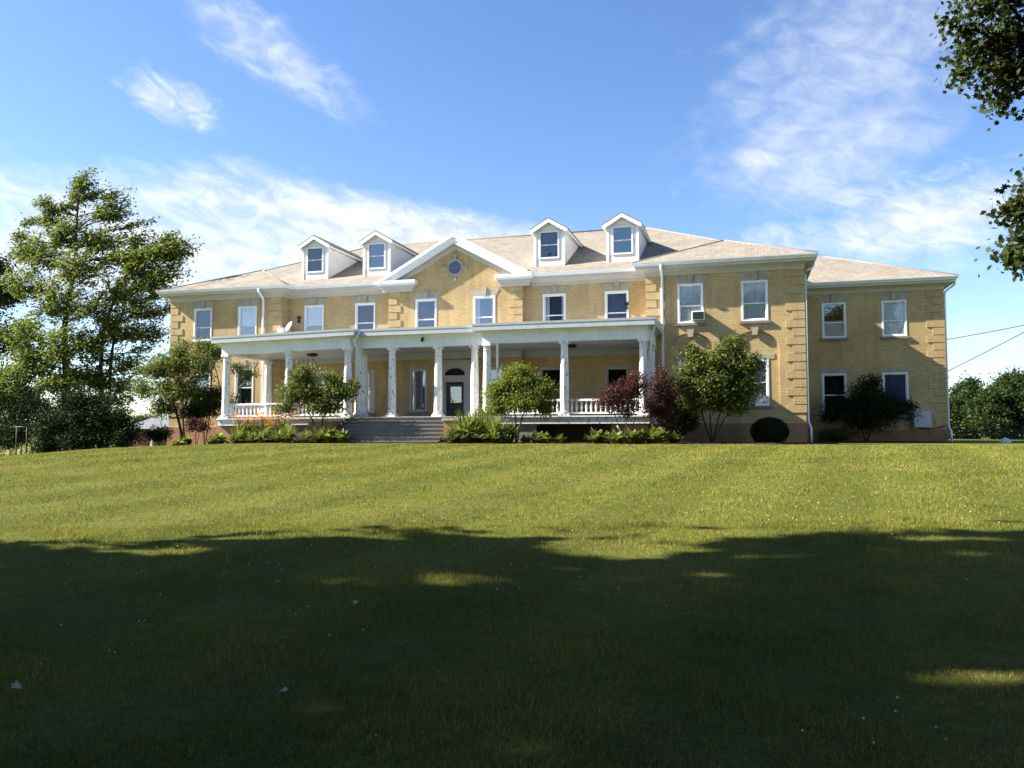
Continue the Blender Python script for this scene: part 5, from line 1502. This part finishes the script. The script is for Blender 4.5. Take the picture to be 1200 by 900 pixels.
# ------------------------------------------------------------------ small things left and right
for x, Y, lab in ((10.5, -6.0, 'short pale timber post nearest the left edge of the lawn'), (23.0, -6.0, 'short pale timber post next to the big round shrub')):
    p = at(x, 533, Y)
    z = gz(p.x, p.y)
    tag(MB().box(p.x - 0.10, p.x + 0.10, p.y - 0.09, p.y + 0.09, z - 0.2, z + 0.5).build('post', M['wood_post'], bevel=0.015), lab, 'post')
fr_ = thing('metal_frame', 'thin grey metal frame standing in the shade by the left edge', 'frame', G(at(24, 515, -3.5)))
p0, p1 = at(19, 520, -3.5), at(31, 520, -3.5)
mb = MB()
for p in (p0, p1): mb.tube([(p.x, p.y, gz(p.x, p.y)), (p.x, p.y, 0.95)], 0.04)
mb.build('upright', M['frame_dark'], fr_)
MB().tube([(p0.x - 0.15, p0.y, 0.97), (p1.x + 0.15, p1.y, 0.97)], 0.035).build('rail', M['frame_dark'], fr_)
p = at(178, 520, -1.6)
sp = thing('sign_post', 'white post standing in the low shrub left of the house', 'post', (p.x, p.y, gz(p.x, p.y)))
MB().box(p.x - 0.08, p.x + 0.08, p.y - 0.08, p.y + 0.08, gz(p.x, p.y) - 0.1, 1.0).build('shaft', M['white'], sp, bevel=0.01)
MB().prism([(p.x - 0.11, 1.0), (p.x + 0.11, 1.0), (p.x, 1.14)], p.y - 0.11, p.y + 0.11).build('cap', M['white'], sp)
# low brick outbuilding
ob = thing('outbuilding', 'low red brick building with grey roof seen left of the house', 'building', (-55, 30, -1.6))
x0, x1 = at(150, 500, 28).x, at(212, 500, 28).x
MB().box(x0, x1, 28, 38, -2.5, 1.05).build('wall', M['red_brick'], ob)
MB().add([(x0 - 0.5, 27.5, 1.05), (x1 + 0.5, 27.5, 1.05), (x1 + 0.5, 38.5, 1.05), (x0 - 0.5, 38.5, 1.05), (x0 - 0.5, 33, 2.5), (x1 + 0.5, 33, 2.0)], [(0, 1, 5, 4), (1, 2, 5), (2, 3, 4, 5), (3, 0, 4), (3, 2, 1, 0)]).build('roof', M['slate'], ob)

# iron fence on the right
fA, fB = at(1111, 512, 14), at(1212, 512, 12)
fn = thing('iron_fence', 'low black railing fence right of the house', 'fence', (fA.x, fA.y, gz(fA.x, fA.y)))
rl = MB()
for zz in (0.25, 0.55, 0.68):
    rl.tube([(fA.x, fA.y, gz(fA.x, fA.y) + zz), (fB.x, fB.y, gz(fB.x, fB.y) + zz)], 0.025, seg=5)
rl.build('rail', M['black'], fn)
n = 34
for i in range(n):
    t = i / (n - 1)
    q = fA.lerp(fB, t); z = gz(q.x, q.y)
    link_me = MB().box(q.x - 0.012, q.x + 0.012, q.y - 0.012, q.y + 0.012, z - 0.05, z + (0.80 if i % 8 == 0 else 0.70))
    link_me.build('post' if i % 8 == 0 else 'bar', M['black'], fn)
# pale rock
p = at(1178, 520, 4.0)
z = gz(p.x, p.y)
vs, fs = [], []
for i in range(7):
    th = math.pi * i / 6 * 0.55
    for k in range(14):
        a = 2 * math.pi * k / 14
        w_ = 1 + 0.16 * math.sin(3 * a + 1) + 0.1 * math.sin(5 * a + i)
        vs.append((p.x + 0.27 * w_ * math.sin(th) * math.cos(a), p.y + 0.22 * w_ * math.sin(th) * math.sin(a), z - 0.02 + 0.26 * math.cos(th) * (1 + 0.08 * math.sin(2 * a))))
for i in range(6):
    for k in range(14):
        fs.append((i * 14 + k, (i + 1) * 14 + k, (i + 1) * 14 + (k + 1) % 14, i * 14 + (k + 1) % 14))
tag(MB().add(vs, fs, True).build('rock', M['rock']), 'white rounded rock on the grass by the iron fence', 'rock')

# ------------------------------------------------------------------ trees round the photographer (left pair cast the lawn shade; three more are added to block skylight)
GAPS = [(1.15, 10.0, 0.95, 0.75), (-1.0, 8.2, 1.25, 0.40), (0.5, 8.75, 0.7, 0.13), (2.95, 5.35, 0.75, 0.2), (3.1, 9.4, 0.75, 0.17), (4.6, 9.1, 0.5, 0.12), (-4.0, 9.8, 0.6, 0.22), (2.0, 9.9, 0.5, 0.14), (-2.6, 9.6, 0.5, 0.10), (4.2, 7.0, 0.6, 0.10), (5.6, 10.2, 0.7, 0.2)]
def big_tree(u, v, h, lobes, label, r=0.35, leaf=0.42, n=34, nl=34, mat='leaf_shade'):
    b = G(cam_ground(u, v))
    top = b + Vector((0.3, 0.2, h * 0.85))
    lob = []
    for du, dv, z, ru, rz in lobes:
        c = cam_ground(u + du, v + dv, b.z + z)
        lob.append((c.x, c.y, c.z, ru, ru, rz, n, nl))
    return grow('unseen_shade_tree', label, 'tree', b, [([b, b.lerp(top, 0.35), top], r, 0.08)], lob, leaf, mat, 'bark_dark', clump_s=0.42, twig_r=0.025, flat=0.7, dens_=(2.0, 1.6), carve=GAPS)
big_tree(-16, 5.5, 20, [(1, 2.2, 4, 2.4, 1.5), (3.5, 0.6, 3.6, 2.2, 1.4), (0, -2, 4.5, 3, 1.8), (-1, 2.5, 7.5, 3.2, 2), (2.5, 3.2, 8, 2.2, 1.8), (2, -1, 8, 3.2, 2), (-2, -2, 9, 3, 2), (0, 3.0, 11.5, 2.8, 1.9), (2, 0.5, 12, 3, 2), (-1, -2.5, 12.5, 3, 2), (0, 2.6, 15, 2.5, 1.8), (1, -1, 16, 3, 2), (-1, 0.8, 18.5, 2.4, 1.6), (0.5, 1.8, 19.5, 1.6, 1.2)] + [(float(rng.uniform(-2, 3)), float(dv_), float(z_), float(rng.uniform(0.35, 0.7)), 0.45) for z_, dv_ in zip((2.5, 4.2, 6.5, 7.6, 9.5, 11.5, 12.4, 14.6, 16.2, 17.0), (2.6, 3.0, 3.9, 3.4, 4.3, 3.5, 4.2, 3.0, 4.4, 3.6))] + [(1.0, 5.0, 8.8, 1.0, 0.6), (1.9, 5.3, 10.2, 1.0, 0.6), (1.2, 4.8, 9.4, 0.8, 0.5), (1.6, 5.3, 13.2, 0.9, 0.6), (2.0, 5.4, 14.4, 1.0, 0.6), (-0.5, 4.6, 6.9, 0.8, 0.5)],
         'tall spreading shade tree standing out of view left of the photographer')
big_tree(-15, -3, 20, [(0, 3, 4, 3, 1.8), (4, 3.0, 4, 2.4, 1.6), (4, 0, 4, 2.5, 1.6), (0, -3, 4.5, 3, 1.8), (3, 2, 8, 3.2, 2), (-1, 2, 8, 3, 2), (1, -2.5, 8.5, 3.2, 2), (0, 2.5, 12, 3, 2), (2, 0, 12.5, 3, 2), (0, -3, 12, 3, 2), (0, 2, 16, 3, 2), (1, -1.5, 16.5, 3, 2), (0, 0.5, 19, 2.6, 1.6)],
         'second tall shade tree standing out of view behind the photographer on the left')
big_tree(0.5, -7, 17, [(0, 5, 9, 4, 1.8), (5, 5, 9.5, 4, 1.8), (-5, 5, 9, 4, 1.8), (0, 9.5, 10.5, 3.6, 1.6), (5, 9.5, 11.5, 3.4, 1.6), (-5, 9.5, 10.5, 3.4, 1.6), (0, 0, 10, 4, 2), (6, 0, 10, 4, 2), (-6, 0, 10, 4, 2), (0, 3, 14, 4, 2), (4, 7, 14, 3.5, 1.8), (-4, 7, 13.5, 3.5, 1.8), (0, -5, 9, 4, 3), (6, -5, 8, 4, 3), (-6, -5, 8, 4, 3)],
         'wide unseen tree crown added to block skylight behind the photographer')  # unseen crown added overhead to cut the skylight on the near lawn
big_tree(12.5, 0.0, 17, [(0, 3, 6, 3.5, 2), (-3, 0, 9, 3.6, 2), (-4, 4, 10.5, 3.2, 1.6), (3, 2, 7, 3.5, 2.4), (0, -3, 6, 3.5, 2.4), (0, 0, 10, 4, 2), (3, 5, 9, 3.5, 2.4), (-3, -4, 8, 3.5, 2), (0, 4, 13, 3.5, 2), (0, -1, 14, 3.5, 2), (3, -4, 5, 3, 2), (1, 0, 4, 3.0, 1.6)],
         'dense unseen tree added to block skylight right of the photographer')  # added out of view to darken the foreground
big_tree(3.0, -15, 16, [(-9, 0, 3, 4, 2.5), (-4, 0, 3, 4, 2.5), (1, 0, 3, 4, 2.5), (6, 0, 3, 4, 2.5), (11, 1, 3, 4, 2.5), (-8, 0, 8, 4, 2.5), (-3, 0, 8, 4, 2.5), (3, 0, 8, 4, 2.5), (8, 0, 8, 4, 2.5), (0, 0, 13, 4, 2.5)],
         'low branched unseen tree added to darken the lawn far behind the photographer')  # unseen tree added to close off skylight from behind
# the tree whose branches hang into the top right corner
b = G(cam_ground(14.5, 9.5))
fwd = Vector((-_s, _c, 0)); 
def at_d(x, y, dist):
    a = at(x, y, 0); o = Vector((0, -CY, CZ))
    return o + (a - o) * (dist / (a - o).dot(fwd))
D = 11.5
lob = []
for x, y, rx, rz, nc, nl in ((1128, 30, 0.30, 0.35, 9, 10), (1150, 60, 0.40, 0.38, 14, 11), (1122, 88, 0.16, 0.16, 5, 8), (1175, 95, 0.36, 0.30, 12, 10), (1180, 122, 0.12, 0.14, 4, 8), (1196, 40, 0.40, 0.45, 14, 11), (1240, 80, 0.7, 0.7, 26, 12), (1160, -10, 0.5, 0.4, 16, 11), (1230, -20, 0.8, 0.5, 26, 12),
                            (1186, 252, 0.16, 0.20, 6, 9), (1184, 296, 0.18, 0.20, 7, 9), (1215, 270, 0.45, 0.45, 18, 11), (1235, 215, 0.5, 0.4, 16, 11), (1205, 235, 0.15, 0.15, 5, 8), (1275, 35, 0.7, 0.6, 22, 12), (1310, 90, 0.8, 0.7, 24, 12), (1330, 0, 0.9, 0.7, 24, 12), (1275, 250, 0.6, 0.5, 20, 12), (1320, 215, 0.8, 0.6, 24, 12), (1300, 300, 0.7, 0.5, 20, 12), (1198, 315, 0.16, 0.12, 5, 8)):
    c = at_d(x, y, D + rng.uniform(-0.5, 0.5))
    lob.append((c.x, c.y, c.z, rx, rx, rz, nc, nl))
for k in range(16):
    c = cam_ground(14.0 + rng.uniform(-3.5, 4), 9.5 + rng.uniform(-4, 4), rng.uniform(5, 13))
    lob.append((c.x, c.y, c.z, 1.8, 1.8, 1.2, 22, 12))
tips = [at_d(1290, 20, D + 0.2), at_d(1225, 10, D + 0.1), at_d(1185, 62, D)]
tips2 = [at_d(1300, 230, D + 0.2), at_d(1228, 262, D + 0.1)]
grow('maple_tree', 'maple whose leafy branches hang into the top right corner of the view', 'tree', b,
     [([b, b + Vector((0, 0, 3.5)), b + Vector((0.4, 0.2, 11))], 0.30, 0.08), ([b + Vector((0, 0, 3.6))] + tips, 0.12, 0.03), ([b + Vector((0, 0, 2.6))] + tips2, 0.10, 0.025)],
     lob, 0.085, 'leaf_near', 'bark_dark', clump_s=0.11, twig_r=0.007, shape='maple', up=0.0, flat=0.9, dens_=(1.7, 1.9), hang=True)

# ------------------------------------------------------------------ grass
def grass_blades(n, d0, d1, power, h0, w0, spread):
    t = rng.uniform(0, 1, n)
    k = 2 - power
    d = (d0 ** k + t * (d1 ** k - d0 ** k)) ** (1 / k)
    u = rng.uniform(-1, 1, n) * (0.66 * d + spread + 2.5)
    X = u * _c - d * _s; Y = -CY + u * _s + d * _c
    ok = (Y < -7.4) & ~((X > -60) & (X < 20) & (Y > -7.4))
    X, Y, d = X[ok], Y[ok], d[ok]
    n = len(X)
    Z = ground(X, Y)
    a = rng.uniform(0, 2 * math.pi, n)
    # tufts of different height
    tuft = 0.75 + 0.35 * np.sin(X * 2.1 + 1.3 * np.sin(Y * 1.7)) * np.sin(Y * 2.6 + np.sin(X * 1.3))
    H = h0 * rng.uniform(0.5, 1.25, n) * tuft
    W = (w0 * np.maximum(1.0, d / 9.0)) * rng.uniform(0.7, 1.3, n)
    lx, ly = rng.normal(size=n) * 0.45 * H, rng.normal(size=n) * 0.45 * H
    dx, dy = np.cos(a) * W / 2, np.sin(a) * W / 2
    v0 = np.stack([X - dx, Y - dy, Z - 0.01], 1); v1 = np.stack([X + dx, Y + dy, Z - 0.01], 1)
    v2 = np.stack([X + lx, Y + ly, Z + H], 1)
    return np.stack([v0, v1, v2], 1).reshape(-1, 3)
gv = np.concatenate([grass_blades(340000, 3.0, 12.0, 0.9, 0.055, 0.006, 1.0), grass_blades(470000, 11.0, 36.0, 1.2, 0.055, 0.007, 2.0)])
tag(link('grass', mesh_np('grass', gv, 3, np.arange(len(gv)), M['grass'])), kind='stuff')
# clover heads
n = 3600
t = rng.uniform(0, 1, n)
d = 4 + t ** 0.8 * 22
u = rng.uniform(-1, 1, n) * (0.66 * d + 1)
X = u * _c - d * _s; Y = -CY + u * _s + d * _c
patch = np.sin(X * 0.5 + 1) * np.sin(Y * 0.4) + 0.5 * np.sin(X * 1.3 + Y)
ok = (Y < -9) & (rng.uniform(0, 1, n) < 0.22 + 0.25 * patch) & (rng.uniform(0, 1, n) < np.where(d < 11, 0.45, 1.0))
X, Y, d = X[ok], Y[ok], d[ok]
Z = ground(X, Y) + rng.uniform(0.04, 0.075, len(X))
s = 0.0085 * np.maximum(1, d / 22) * rng.uniform(0.7, 1.2, len(X))
octa = np.array([[1, 0, 0], [0, 1, 0], [-1, 0, 0], [0, -1, 0], [0, 0, 1], [0, 0, -1]], float)
cv = (np.stack([X, Y, Z], 1)[:, None, :] + octa[None] * s[:, None, None]).reshape(-1, 3)
tri = np.array([0, 1, 4, 1, 2, 4, 2, 3, 4, 3, 0, 4, 1, 0, 5, 2, 1, 5, 3, 2, 5, 0, 3, 5])
ci = (np.arange(len(X))[:, None] * 6 + tri[None]).ravel()
tag(link('clover_flowers', mesh_np('clover_flowers', cv, 3, ci, M['clover'], True)), kind='stuff')
# a few pale fallen leaves
M['dead_leaf'] = leaf('dead_leaf', (0.35, 0.30, 0.24), (0.5, 0.45, 0.38), 0.3)
for x, y, lab in ((331, 811, 'curled pale fallen leaf lying alone in the dark foreground grass'), (416, 707, 'pale fallen leaf on shaded grass below the small sunny patch'), (333, 749, 'small pale fallen leaf in shade left of centre'), (20, 808, 'pale fallen leaf near the lower left corner')):
    dd_ = at(x, y, 0) - Vector((0, -CY, CZ))
    tt = 0.02
    for _ in range(4000):
        q = Vector((0, -CY, CZ)) + dd_ * tt
        if q.z < gz(q.x, q.y) + 0.04: break
        tt += 0.0005
    cent = np.zeros((1, 3))
    v, k, idx = leaf_cloud(cent, 0.055, up=1.5, shape='maple', fold=0.5)
    me = mesh_np('fallen_leaf', v, k, idx, M['dead_leaf'])
    tag(link('fallen_leaf', me, None, (q.x, q.y, gz(q.x, q.y) + 0.06)), lab, 'leaf')
print('faces', sum(len(o.data.polygons) for o in bpy.data.objects if o.type == 'MESH'))
